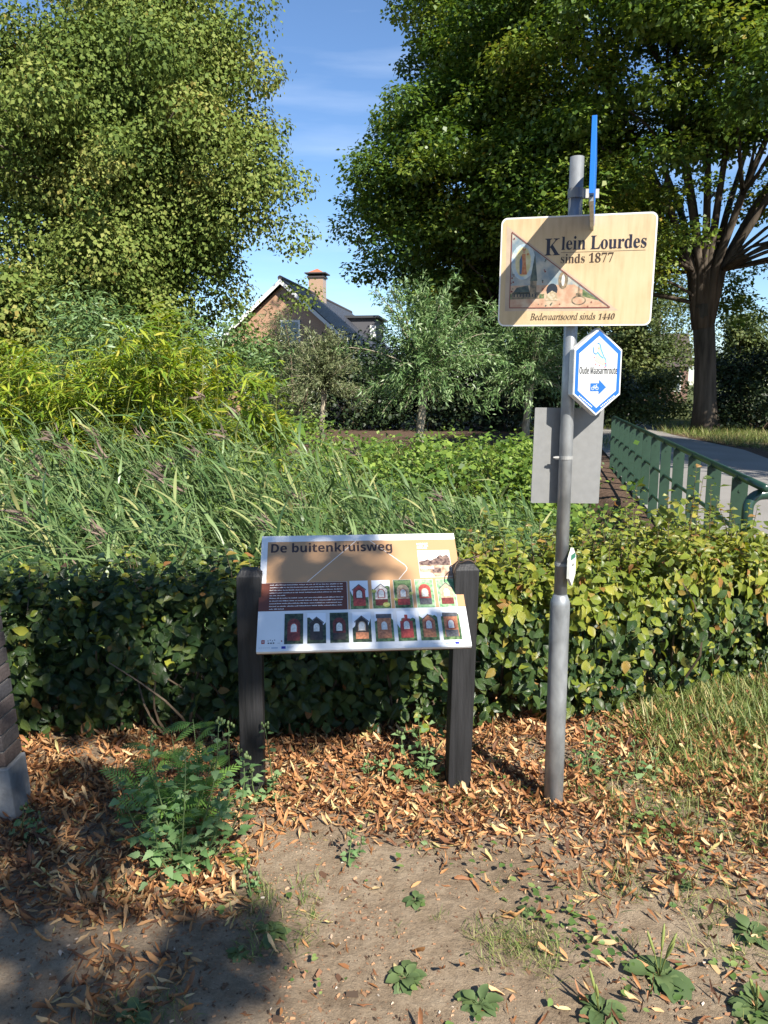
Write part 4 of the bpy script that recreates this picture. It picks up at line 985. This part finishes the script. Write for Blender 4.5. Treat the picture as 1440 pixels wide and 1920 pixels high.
def hedge_points(n):
    s = R.uniform(0, hL, n); top = hedge_top(s); hw_ = np.interp(s, [0, 2.6, 3.4], [.22, .24, .31]) + .03 * np.sin(s * 4.3) + .02 * np.sin(s * 9.7 + 2)
    k = R.random(n); face = np.where(k < .56, 0, np.where(k < .90, 1, np.where(k < .95, 2, 3)))
    z = np.where(face == 1, top, .05 + (top - .05) * R.random(n) ** .85)
    c = np.where(face == 0, hw_, np.where(face == 3, -hw_, R.uniform(-1, 1, n) * hw_))
    s = np.where(face == 2, hL, s)
    # rounded shoulder, ragged foot
    rnd_ = sstep(top - .16, top, z) * .10; c = np.where(face == 0, c - rnd_, c)
    c = np.where(face == 0, c - .12 * sstep(.22, .03, z) * R.random(n), c)
    pc, hT, hN = haxis(s); one = np.ones((n, 1)); fc = face[:, None]
    nn = np.where(fc == 0, np.concatenate([hN, one * .35], 1), np.where(fc == 1, np.concatenate([hN * .35, one], 1), np.where(fc == 2, np.concatenate([hT, one * .3], 1), np.concatenate([-hN, one * .3], 1))))
    dep = R.exponential(.045, n); dep[R.random(n) < .1] *= -0.6
    q = pc + hN * c[:, None]
    P = np.concatenate([q, z[:, None]], 1) - nn * dep[:, None] + R.normal(size=(n, 3)) * .012
    return P, nn, s, z, top, face
def hedge_leaves(P, nn, s, z, top, size):
    n = len(P)
    nrm = nn + R.normal(size=(n, 3)) * .42
    a = R.normal(size=n) * 1.1
    side = np.cross(unit(nn), np.array([0, 0, 1.0]) + R.normal(size=(n, 3)) * .01)
    D = np.array([0, 0, -1.0]) * np.cos(a)[:, None] + unit(side) * np.sin(a)[:, None] + nn * .35
    flat_ = nn[:, 2] > .9
    D[flat_] = R.normal(size=(flat_.sum(), 3)) * np.array([1, 1, .3]) + np.array([0, -.3, .15])
    S = size * R.uniform(.5, 1.25, n) * np.where(z > top - .1, .85, 1)
    # young yellow-green growth on the clipped top; yellower leaves towards the right end
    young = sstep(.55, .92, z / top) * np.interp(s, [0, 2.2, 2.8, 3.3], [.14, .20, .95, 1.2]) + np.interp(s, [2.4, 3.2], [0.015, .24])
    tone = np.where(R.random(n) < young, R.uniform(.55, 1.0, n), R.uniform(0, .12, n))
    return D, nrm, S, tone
nsp = 2300                                   # twigs, each carrying a fan of leaves; some stand out, some lie deep
P, nn, s, z, top, face = hedge_points(nsp)
P = P + nn * R.normal(size=(nsp, 1)) * .026
ri = np.repeat(np.arange(nsp), 10); n = len(ri)
P, nn, s, z, top, face = P[ri] + R.normal(size=(n, 3)) * .036 - nn[ri] * R.exponential(.02, (n, 1)), nn[ri] + R.normal(size=(nsp, 3))[ri] * .28, s[ri], z[ri], top[ri], face[ri]
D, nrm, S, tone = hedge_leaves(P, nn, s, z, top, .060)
# young shoots standing above the top
sp, sd, ss_ = [], [], []
stm = MB()
for k in range(105):
    s0 = hL * R.random() ** .5; h = R.uniform(.05, .16) * (1.0 if s0 < 2.8 else 1.55)
    if 3.7 < s0 < 4.35 and R.random() < .35: h = R.uniform(.25, .42)
    pc, hT, hN = haxis(s0); b0 = np.append(pc + hN * R.uniform(-.2, .2), hedge_top(s0) - .04)
    e = b0 + np.array([R.normal() * .05, R.normal() * .05, h + .04]); stm.tube(np.array([b0, (b0 + e) / 2 + R.normal(size=3) * .008, e]) - hb, [.0026, .002, .001], 4, False)
    m = int(4 + h * 34)
    for j in range(m):
        u = (j + .5) / m; a = j * 2.6 + R.random(); sp.append(b0 + (e - b0) * u); sd.append((math.cos(a), math.sin(a), .35)); ss_.append(.046 * R.uniform(.6, 1.1))
sp = np.array(sp); sd = np.array(sd); m = len(sp)
P = np.concatenate([P, sp]); D = np.concatenate([D, sd]); nrm = np.concatenate([nrm, np.array([0, -.2, 1]) + R.normal(size=(m, 3)) * .4]); S = np.concatenate([S, ss_]); tone = np.concatenate([tone, R.uniform(.6, 1, m)])
face = np.concatenate([face, np.ones(m)])
rnv = R.random(len(P)); OT = (OVAL[0], OVAL[1]); kv = len(OVAL[0])
# the leaves that show largest stand as leaves of their own; the rest is one mass
score = S * (1 + .5 * R.random(len(P))) * np.where((face == 0) & (np.abs(P[:, 0]) < 1.9), 1, 0) / P[:, 1]
big = np.argsort(-score)[:300]; rest = np.setdiff1d(np.arange(len(P)), big)
M = frames(D, nrm)
kl_ = len(OVAL_LOW[0]); V, F = inst((OVAL_LOW[0], OVAL_LOW[1]), P[rest] - hb, M[rest], S[rest])
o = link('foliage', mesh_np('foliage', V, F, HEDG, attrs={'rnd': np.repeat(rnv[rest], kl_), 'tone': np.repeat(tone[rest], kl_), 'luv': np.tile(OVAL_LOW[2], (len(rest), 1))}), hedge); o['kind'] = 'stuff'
lm = []
for j in range(14):
    tn = [.05, .08, .1, .03, .85, .06, .02, .9, .1, .7, .05, .04, .95, .08][j]
    lm.append(mesh_np('leaf', OVAL[0], OVAL[1], HEDG, attrs={'rnd': np.full(kv, (j * .37 + .1) % .95), 'tone': np.full(kv, tn), 'luv': OVAL[2]}))
young_m = [4, 7, 9, 12]; old_m = [j for j in range(14) if j not in young_m]
for i in big:
    j = young_m[R.integers(4)] if tone[i] > .5 else old_m[R.integers(10)]
    o = link('leaf', lm[j], hedge); o.matrix_world = Matrix.LocRotScale(Vector(P[i] - hb), Matrix(M[i].T.tolist()).to_quaternion(), Vector((S[i],) * 3))
for k in range(46):
    s0 = hL * (k + R.random()) / 46; pc, hT, hN = haxis(s0); b0 = np.append(pc + hN * R.uniform(-.1, .15), -.05)
    for j in range(3):
        e = b0 + np.append(hN * R.uniform(-.25, .28) + hT * R.normal() * .15, hedge_top(s0) * R.uniform(.5, .98)); pts, rr = limb(b0 - hb, e - hb, .009, .003, .12); stm.tube(pts, rr, 4, False)
stm.build('twig', TWIG, hedge)

# ------------------------------------------------------------------ the tree behind the viewer that dapples the ground
def shade_tree():
    tx, ty = 2.6, -7.2
    T = []   # (x, y, z, r): where on ground, hedge and board its shade falls
    def add(x, y, z, r): T.append((x, y, z, r))
    for q in [(-.68, 1.85, .12), (-1.05, 1.68, .12), (-.62, 1.74, .1), (-.8, 2.16, .10), (-.52, 1.88, .14), (-.85, 1.7, .12), (-1.05, 2.3, .12), (-.5, 2.14, .07), (-.95, 1.85, .20), (-.62, 2.0, .19), (-.42, 2.06, .13), (-.75, 1.62, .20), (-1.15, 2.1, .18), (-1.3, 1.75, .25), (-1.25, 2.4, .15), (-1.2, 2.62, .15), (-.95, 2.42, .09), (-.98, 2.72, .10), (-1.0, 1.45, .3), (-.6, 1.35, .15), (-1.45, 2.75, .3), (-.72, 2.62, .10)]: add(q[0], q[1], 0, q[2])
    for q in [(-1.2, .35, .2), (-.55, .28, .14), (-.3, .5, .14), (-.62, .74, .12), (-1.05, .8, .12), (-.85, .08, .12), (-.4, .12, .14), (-.2, .3, .12), (-.2, .1, .1), (-1.45, .3, .25), (-1.4, .65, .25), (-.75, .3, .12), (-.5, .45, .12), (-1.05, .16, .14), (-1.2, .72, .16), (-.93, .72, .12), (-.72, .66, .14), (-.62, .42, .15), (-.8, .22, .14), (-.45, .6, .13), (-.38, .32, .15), (-.62, .12, .12), (-.28, .78, .1), (-.5, .82, .1)]: add(q[0], 3.28, q[1], q[2])
    for q in [(-1.3, .16), (-1.05, .15), (-.8, .15), (-.58, .13), (-.36, .12), (-1.55, .2)]: add(q[0], 3.42, .76, q[1])
    for q in [(-1.12, 2.9, .13), (-1.25, 3.0, .14), (-.86, 2.86, .11), (-1.05, 2.55, .12), (-.72, 3.05, .12), (-1.0, 3.1, .1)]: add(q[0], q[1], 0, q[2])
    for q in [(-.40, 2.98, .87, .05), (-.30, 2.96, .86, .06), (-.22, 2.92, .83, .06), (-.13, 2.96, .87, .05), (-.38, 2.88, .80, .05), (-.33, 2.80, .76, .045), (-.14, 2.84, .78, .04), (-.40, 2.73, .71, .06), (-.28, 2.72, .71, .045), (-.18, 2.71, .70, .04), (-.06, 2.97, .88, .035)]: add(*q)
    for k in range(70):    # the rest of the crown shades the ground to the left of and behind the viewer
        x = R.uniform(-6.5, -1.5); y = R.uniform(-4, 3.2); add(x, y, 0, R.uniform(.25, .5))
    for k in range(60):
        x = R.uniform(-4.5, .2); y = R.uniform(-4, .7); add(x, y, 0, R.uniform(.2, .45))
    T = np.array(T); h = R.uniform(4.2, 6.8, len(T)); C = T[:, :3] + SUN * ((h - T[:, 2]) / SUN[2])[:, None]
    b = np.array([tx, ty, 0.0])
    t = empty('shade_tree', tuple(b)); tag(t, 'leafy tree standing behind the viewer, seen only by the dappled shade it throws', 'tree')
    m = MB(); m.tube(np.array([(0, 0, -.2), (0, .05, 2), (-.1, .2, 4.2), (-.3, .4, 6.5)]), [.34, .26, .2, .06], 12)
    for i in R.permutation(np.where((T[:, 1] < .9) & (T[:, 2] == 0))[0])[:40]:
        pts, rr = limb((-.1, .15, 3.2 + R.random() * 1.2), C[i] - b, .05, .012, .06); m.tube(pts, rr, 6)
    m.build('trunk', BARK, t, smooth=True)
    V, F, rn = leaves_in_clumps(C - b, T[:, 3] * 1.0, 1700, .10, shell=0.02, flat=.8, upn=.5)
    link('crown', mesh_np('crown', V, F, HORN, attrs={'rnd': rn}), t)
shade_tree()

# ------------------------------------------------------------------ leaf litter, crumbs, grass
LIT = leafmat('dry leaf', [(0.0, (0.085, 0.040, 0.022)), (0.22, (0.19, 0.082, 0.036)), (0.45, (0.37, 0.17, 0.065)), (0.7, (0.47, 0.27, 0.12)), (0.88, (0.57, 0.41, 0.22)), (1.0, (0.42, 0.36, 0.15))], 0.12, 0.6, spec=0.3)
def litter_density(x, y):
    d = np.zeros_like(x)
    d = np.maximum(d, sstep(2.42, 2.72, y + .05 * np.sin(x * 7)))                               # along the hedge foot
    d = np.maximum(d, .60 * sstep(.3, .7, x) * sstep(2.0, 2.55, y))                           # right, thinning to the viewer
    d = np.maximum(d, .85 * sstep(-.35, -.6, x) * sstep(2.02, 2.2, y) * (1 - .5 * sstep(2.5, 2.6, y) * sstep(-.7, -.9, x)))
    d = np.maximum(d, .42 * sstep(-.42, -.62, x) * sstep(1.62, 1.80, y) * sstep(2.05, 1.9, y) * sstep(-.95, -.8, x))
    d = np.maximum(d, .022 + .06 * sstep(.2, .8, x))
    bare = (lump(x * 1.0, y * 1.3, 5.0) > .55)
    return d * np.where(bare, .35, 1.0)
n = 72000
x = R.uniform(-1.9, 2.2, n); y = R.uniform(1.35, 4.2, n)
k = R.random(n) < litter_density(x, y) * .85; x, y = x[k], y[k]; n = len(x)
z = ground_z(x, y) + .004 + .016 * R.random(n) * litter_density(x, y)
P = np.stack([x, y, z], 1); a = R.uniform(0, 6.283, n); D = np.stack([np.cos(a), np.sin(a), R.normal(size=n) * .16], 1)
nrm = np.array([0, 0, 1]) + R.normal(size=(n, 3)) * .38
S = .022 + .034 * R.random(n) ** 1.4; ST = (STRAP[0], STRAP[1]); kv = len(STRAP[0])
S3 = np.stack([S * R.uniform(.6, 1.35, n), S, S * R.uniform(-.6, 1.5, n)], 1)
rnv = np.clip(.42 + .30 * R.normal(size=n), 0, 1)
sc = S * R.uniform(.5, 1, n) / y; vis = (np.abs(x) < .46 * y + .1) & (y < 3.1); big = np.argsort(-sc * vis)[:300]; rest = np.setdiff1d(np.arange(n), big)
M = frames(D, nrm)
VV, FF, RN = [], [], []; off_ = 0
for j in range(8):                            # eight curls of dry leaf
    sv = STRAP_LOW[0].copy(); sv[:, 0] *= R.uniform(.6, 1.5); sv[:, 2] *= R.uniform(-.6, 2.2); sv[:, 0] += R.uniform(-.32, .32) * sv[:, 1] ** 2; sv[:, 2] += R.uniform(-.1, .22) * np.sin(sv[:, 1] * R.uniform(3, 8)); sv[:, 2] = np.abs(sv[:, 2])
    q_ = rest[j::8]; v_, f_ = inst((sv, STRAP_LOW[1]), P[q_], M[q_], S3[q_]); VV.append(v_); FF.append(f_ + off_); off_ += len(v_); RN.append(np.repeat(rnv[q_], len(sv)))
V, F = np.concatenate(VV), np.concatenate(FF)
o = link('leaf_litter', mesh_np('leaf_litter', V, F, LIT, attrs={'rnd': np.concatenate(RN)}), ground); o['kind'] = 'stuff'
lm = []
for j in range(12):
    sv = STRAP[0].copy(); sv[:, 0] *= R.uniform(.6, 1.4); sv[:, 2] *= R.uniform(-.5, 2.0); sv[:, 0] += .22 * R.normal() * sv[:, 1] ** 2; sv[:, 2] = np.abs(sv[:, 2] + R.uniform(-.1, .2) * np.sin(sv[:, 1] * R.uniform(3, 8)))
    lm.append(mesh_np('fallen_leaf', sv, STRAP[1], LIT, attrs={'rnd': np.full(kv, np.clip(.1 + j * .075, 0, 1))}))
for i in big:
    o = link('fallen_leaf', lm[R.integers(12)], ground); o.matrix_world = Matrix.LocRotScale(Vector(P[i]), Matrix(M[i].T.tolist()).to_quaternion(), Vector((S[i],) * 3))
# crumbs of bark, seed and grit
n = 26000
x = R.uniform(-2.0, 2.4, n); y = 1.3 + 2.3 * R.random(n)
k = R.random(n) < .35 + .65 * (lump(x, y, 4.0) > -.1); x, y = x[k], y[k]; n = len(x)
P = np.stack([x, y, ground_z(x, y) + .001], 1); a = R.uniform(0, 6.283, n)
CT = (np.array([(-.3, 0, 0), (.3, 0, 0), (.22, 1, .05), (-.22, 1, .05), (0, .1, .35), (0, .9, .3)]), np.array([(0, 4, 5, 3), (4, 1, 2, 5)]))
V, F = inst(CT, P, frames(np.stack([np.cos(a), np.sin(a), np.zeros(n)], 1), np.tile([0, 0, 1.0], (n, 1))), R.gamma(1.5, .0032, n) + .002)
CRM = leafmat('crumb', [(0, (0.045, 0.03, 0.02)), (.5, (0.20, 0.10, 0.055)), (.93, (0.34, 0.19, 0.10)), (1, (0.42, 0.37, 0.31))], 0, .9)
o = link('crumbs', mesh_np('crumbs', V, F, CRM, smooth=False, attrs={'rnd': rnd_attr(n, 6)}), ground); o['kind'] = 'stuff'

GRAS = leafmat('grass blade', [(0.0, (0.055, 0.095, 0.022)), (0.5, (0.13, 0.18, 0.04)), (0.8, (0.24, 0.26, 0.08)), (1.0, (0.42, 0.34, 0.17))], 0.25, 0.5)
def grass(name, label, boxes, wid=.045):
    GB = blade(3, wid, .35); Ps = []; Hs = []
    for (x0, x1, y0, y1, cnt, h, sp_) in boxes:
        nt = max(1, cnt // 14); cx_ = R.uniform(x0, x1, nt); cy_ = R.uniform(y0, y1, nt); i = R.integers(nt, size=cnt)
        Ps.append(np.stack([cx_[i] + R.normal(size=cnt) * sp_, cy_[i] + R.normal(size=cnt) * sp_], 1)); Hs.append(h * R.uniform(.4, 1.25, cnt))
    q = np.concatenate(Ps); H = np.concatenate(Hs); n = len(q)
    P = np.stack([q[:, 0], q[:, 1], ground_z(q[:, 0], q[:, 1])], 1)
    a = R.uniform(0, 6.283, n); el = R.uniform(.35, 1.4, n)
    D = np.stack([np.cos(a) * np.cos(el), np.sin(a) * np.cos(el), np.sin(el)], 1)
    V, F = inst(GB, P, frames(D, np.stack([-np.cos(a), -np.sin(a), np.full(n, .6)], 1) + R.normal(size=(n, 3)) * .2), H)
    return tag(link(name, mesh_np(name, V, F, GRAS, attrs={'rnd': rnd_attr(n, len(GB[0]))})), label, 'grass', kind='stuff')
grass('grass', 'dry green grass growing at the hedge end and in tufts on the bare soil', [(1.15, 2.4, 2.85, 3.9, 9000, .10, .06), (1.2, 2.3, 3.3, 4.0, 4500, .12, .06), (1.6, 2.9, 3.4, 4.6, 4600, .12, .06), (.85, 1.5, 2.45, 3.1, 1500, .07, .04), (.9, 1.3, 1.9, 2.4, 500, .05, .03),
    (.26, .50, 1.92, 2.12, 650, .045, .03), (.62, .85, 2.2, 2.4, 320, .045, .03), (-.42, -.22, 1.95, 2.3, 420, .05, .025), (.2, .42, 2.75, 2.86, 200, .06, .025), (-.75, -.55, 1.72, 1.82, 260, .04, .03), (-.98, -.8, 2.2, 2.3, 200, .04, .02), (-.55, -.4, 2.75, 2.85, 100, .06, .02), (.6, .8, 2.72, 2.9, 160, .06, .02), (-.5, 1.3, 1.6, 2.6, 260, .035, .012)])
grass('verge_grass', 'uneven grass verge beside the far side of the road', [(9.4, 12.5, 20, 27, 5000, .32, .12), (9.4, 18, 16, 22, 4000, .28, .14), (10, 14, 27, 33, 2600, .35, .12), (6.2, 9.2, 27, 36, 2000, .4, .12), (1.5, 3.3, 12.5, 18, 2000, .35, .1), (5.0, 6.3, 19, 27, 1800, .4, .1), (.5, 3.0, 3.95, 4.6, 900, .2, .06), (-1.4, 2.4, 9.3, 15, 4800, .62, .07), (-.2, 1.8, 6.5, 9.5, 1500, .7, .06), (1.3, 2.2, 4.9, 9.0, 1400, .5, .07), (2.0, 2.8, 8.0, 13, 1200, .45, .08)], .035)

n = 7500
x = R.uniform(-.9, 2.3, n); y = R.uniform(1.55, 3.4, n)
k = R.random(n) < np.where(lump(x * 1.4, y * 1.4, 6.5) > .25, 1, .06) * np.interp(x, [-.9, .2, .7, 1.2], [.06, .16, .85, 1.0]); x, y = x[k], y[k]; n = len(x)
x = x + R.normal(size=n) * .015; y = y + R.normal(size=n) * .015
P = np.stack([x, y, ground_z(x, y) + R.uniform(.004, .035, n)], 1); a = R.uniform(0, 6.283, n)
V, F = inst(HEXL, P, frames(np.stack([np.cos(a), np.sin(a), R.uniform(-.1, .5, n)], 1), np.array([0, 0, 1]) + R.normal(size=(n, 3)) * .35), R.uniform(.010, .032, n))
GC = leafmat('ground cover leaf', [(0, (0.05, 0.10, 0.025)), (.6, (0.11, 0.18, 0.045)), (1, (0.20, 0.25, 0.08))], .2, .5)
tag(link('ground_cover', mesh_np('ground_cover', V, F, GC, attrs={'rnd': rnd_attr(n, 6)})), 'low clover-like weeds creeping through the litter on the grassy side', 'weeds', kind='stuff')

# ------------------------------------------------------------------ small plants, leaf by leaf
def tmpl(name, rows, width, mat, n=5, fold=.1, droop=.25, wave=.01):
    out = []
    for j in range(n):
        g = leaf_grid(rows, width * R.uniform(.85, 1.15), fold * R.uniform(.3, 1.6), droop * R.uniform(.3, 1.6), wave)
        out.append(mesh_np(name, g[0], g[1], mat, attrs={'rnd': np.full(len(g[0]), (j + .5) / n), 'luv': g[2]}))
    return out
PLM = leafmat('plantain leaf', [(0, (0.060, 0.098, 0.035)), (.6, (0.105, 0.15, 0.055)), (1, (0.17, 0.21, 0.085))], .15, .55)
GOO = leafmat('goosefoot leaf', [(0, (0.080, 0.160, 0.055)), (.5, (0.125, 0.22, 0.080)), (1, (0.22, 0.32, 0.15))], .28, .5)
TAN_L = leafmat('tansy leaf', [(0, (0.06, 0.135, 0.03)), (.6, (0.10, 0.20, 0.04)), (1, (0.16, 0.28, 0.06))], .28, .45)
plm = tmpl('leaf', [(0, .10), (.28, .12), (.38, .5), (.46, .85), (.54, .88), (.62, 1), (.7, .9), (.78, .92), (.88, .6), (.96, .3), (1, .06)], .66, PLM, 9, .12, .5, .03)
goo = tmpl('leaf', [(0, .05), (.2, .07), (.29, .78), (.35, .7), (.42, 1), (.5, .74), (.57, .8), (.67, .5), (.76, .5), (.88, .22), (1, .03)], .60, GOO, 6, .12, .3, .008)
def feather():
    V = []; F = []
    for k in range(11):                        # a leaf cut into narrow toothed lobes
        t = .12 + .08 * k; L_ = .26 * math.sin(min(1, (k + 1.6) / 5) * 1.57) * (1 - .62 * max(0, (k - 4) / 7))
        for s in (-1, 1):
            b = len(V); V += [(0, t - .022, 0), (s * L_ * .6, t + .055, -.02), (s * L_, t + .13, -.05), (s * L_ * .5, t + .10, -.02), (0, t + .028, 0)]
            F += [(b, b + 1, b + 3, b + 4), (b + 1, b + 2, b + 2, b + 3)]
    b = len(V); V += [(-.012, 0, 0), (.012, 0, 0), (.004, 1.05, -.06), (-.004, 1.05, -.06)]; F.append((b, b + 1, b + 2, b + 3))
    V = np.array(V, float); V[:, 2] -= .28 * V[:, 1] ** 2
    return V, [tuple(dict.fromkeys(f)) for f in F]
fea = []
for j in range(4):
    V, F = feather(); me = bpy.data.meshes.new('leaf'); me.from_pydata(V.tolist(), [], F); me.materials.append(TAN_L)
    at = me.attributes.new('rnd', 'FLOAT', 'POINT'); at.data.foreach_set('value', np.full(len(V), (j + .5) / 4, np.float32)); fea.append(me)
def put(me, parent, P, D, N, S, name='leaf'):
    M = frames(np.array([D], float), np.array([N], float))[0]
    o = link(name, me, parent); o.matrix_world = Matrix.LocRotScale(Vector(P), Matrix(M.T.tolist()).to_quaternion(), Vector((S,) * 3)); return o
STEM = plain('green stem', (0.085, 0.125, 0.04), .6)
def rosette(label, x, y, n, size, spikes=0, cat='plantain'):
    t = empty('plantain_plant', (x, y, float(ground_z(x, y)))); tag(t, label, cat, 'plantain rosettes in the bare soil')
    n += 5; size *= .88
    for k in range(n):
        a = 2.4 * k + R.normal() * .45; el = rad(10 + 34 * (k / n)) + R.normal() * .10
        put(plm[R.integers(6)], t, (0, 0, .004), (math.cos(a) * math.cos(el), math.sin(a) * math.cos(el), math.sin(el)), (-math.cos(a) * .4, -math.sin(a) * .4, 1), size * R.uniform(.5, 1.1) * (1 - .3 * k / n))
    for k in range(spikes):
        a = R.uniform(0, 6.28); h = size * R.uniform(1.0, 1.35); q = MB()
        pts = [(0, 0, 0), (.12 * h * math.cos(a), .12 * h * math.sin(a), h * .5), (.3 * h * math.cos(a), .3 * h * math.sin(a), h)]
        q.tube(pts, [.0015, .0018, .0015], 5); q.tube(np.linspace(pts[1], pts[2], 5), [.002, .0042, .0045, .004, .0015], 6); q.build('flower_spike', plain('spike', (0.17, 0.20, 0.05), .7), t, smooth=True)
for lab, x, y, n, s, sp_ in [('round plantain rosette on bare soil below the information board', .058, 1.88, 13, .088, 0), ('small upright green rosette at the bottom centre edge', .249, 1.79, 12, .075, 0),
    ('largest plantain rosette, with upright flower spikes', .765, 1.90, 13, .125, 4), ('plantain rosette cut by the bottom edge below the spiked one', .56, 1.765, 14, .095, 2), ('plantain rosette in the bottom corner on the grassy side', .975, 1.775, 15, .105, 2),
    ('dull green rosette at the edge of the tree shade', -.335, 2.07, 9, .085, 0), ('leafy rosette at the picture edge above the corner plantain', 1.09, 2.05, 12, .085, 0), ('shaded rosette in the dark corner of bare soil', -.645, 1.755, 10, .07, 0),
    ('tiny rosette on bare soil straight below the right black post', .10, 2.20, 6, .055, 0), ('tiny rosette beside the biggest plantain, nearer the signpost', .45, 2.16, 6, .045, 0), ('small rosette in the litter between signpost and corner', .98, 2.28, 7, .05, 0), ('tiny seedling in the dark shade before the tall goosefoot', -.42, 1.98, 5, .045, 0)]:
    rosette(lab, x, y, n, s, sp_)
def forb(name, label, cat, x, y, stems, leaves_, size, mats, spread, z0=.05, lean=0.1, group=None, feather_=False):
    t = empty(name, (x, y, float(ground_z(x, y)))); tag(t, label, cat, group)
    sm = MB()
    for (h, ax_, ay_) in stems:
        b0 = np.array([R.normal() * .025, R.normal() * .02, -.02]); e = np.array([ax_, ay_, h]); tt = np.linspace(0, 1, 6)[:, None]
        pts = b0 + (e - b0) * tt + np.array([ax_, ay_, 0]) * .25 * np.sin(tt * 3.14); sm.tube(pts, np.linspace(.0036, .0012, 6), 5)
        for k in range(leaves_):
            u = z0 + (1 - z0) * (k + R.random()) / leaves_; p = np.array([np.interp(u, tt[:, 0], pts[:, c]) for c in range(3)])
            a = k * 2.4 + R.normal() * .4; el = R.uniform(-.15, .6) if not feather_ else R.uniform(.1, 1.0)
            d = np.array([math.cos(a) * math.cos(el), math.sin(a) * math.cos(el), math.sin(el)])
            off = 0 if feather_ else spread * (1.05 - u) * R.random()
            put(mats[R.integers(len(mats))], t, p + d * off, d, np.array([-d[0] * .3, -d[1] * .3 - .25, 1]) + R.normal(size=3) * .2, size * R.uniform(.6, 1.15) * (1.12 - .45 * u))
            if off > .02: sm.tube([p, p + d * off], .001, 3, False)
        # mealy flower heads
        if not feather_:
            for k in range(5):
                c = e + np.array([R.normal() * .008, R.normal() * .008, .004 * k]); sm.tube([c, c + np.array([0, 0, .012])], [.006, .003], 5)
    sm.build('stem', STEM, t, smooth=True)
forb('goosefoot_plant', 'tall bushy goosefoot with grey-green leaves, before the feathery tansy', 'plant', -.67, 2.36, [(.46, -.10, .02), (.42, .02, .0), (.50, .12, .05), (.34, -.18, -.05), (.30, .14, -.06), (.24, -.06, -.10), (.38, .20, .05)], 33, .062, goo, .11)
forb('tansy_plant', 'feathery dark green tansy between the goosefoot and the hedge', 'plant', -.73, 2.58, [(.40, -.03, 0), (.44, .05, .0), (.36, -.10, -.02), (.30, .12, -.05), (.22, -.16, -.04)], 13, .17, fea, .0, feather_=True)
forb('goosefoot_plant', 'slim goosefoot leaning against the front of the black post beside the tansy', 'plant', -.475, 2.80, [(.30, .015, 0), (.12, -.04, 0), (.10, .05, -.02)], 13, .05, goo, .05, group='small goosefoot plants')
forb('goosefoot_plant', 'small goosefoot between the tansy and the black post', 'plant', -.60, 2.80, [(.31, .0, 0), (.2, .03, .02)], 12, .045, goo, .04, group='small goosefoot plants')
forb('goosefoot_plant', 'low green weed by the corner of the brick pillar', 'plant', -1.28, 2.52, [(.13, 0, 0), (.09, .04, 0)], 9, .05, goo, .04, group='small goosefoot plants')
forb('nettle_plant', 'leafy nettle at the foot of the black post nearest the signpost', 'plant', .17, 2.98, [(.30, -.03, 0), (.26, .05, .02), (.20, -.10, 0), (.16, .0, -.06), (.12, -.14, -.04)], 13, .055, goo, .05)
forb('nettle_plant', 'upright green weed beside the foot of the signpost', 'plant', .83, 3.02, [(.26, 0, 0), (.2, .05, .0), (.16, .12, .04)], 12, .05, goo, .04, group='weeds by the signpost')
forb('nettle_plant', 'bindweed-like weed in the litter to the road side of the signpost', 'plant', 1.02, 2.95, [(.16, 0, 0), (.13, .08, .0), (.1, -.06, -.02)], 9, .04, goo, .04, group='weeds by the signpost')
forb('small_weed', 'small dark weed on bare soil between the posts and the viewer', 'plant', -.11, 2.41, [(.09, 0, 0), (.06, .03, 0)], 9, .035, goo, .02, group='small weeds on the soil')
forb('small_weed', 'pale feathery weed at the litter edge below the left post', 'plant', -.50, 2.36, [(.10, 0, 0), (.07, .03, 0)], 8, .05, fea, 0, feather_=True, group='small weeds on the soil')
forb('small_weed', 'low yellow-green weed just before the pale feathery weed', 'plant', -.44, 2.25, [(.07, 0, 0), (.05, .03, 0)], 8, .035, goo, .02, group='small weeds on the soil')
forb('small_weed', 'green weed at the foot of the hedge behind the left of the board opening', 'plant', -.07, 3.0, [(.08, 0, 0), (.06, .04, 0)], 9, .04, goo, .02, group='small weeds on the soil')
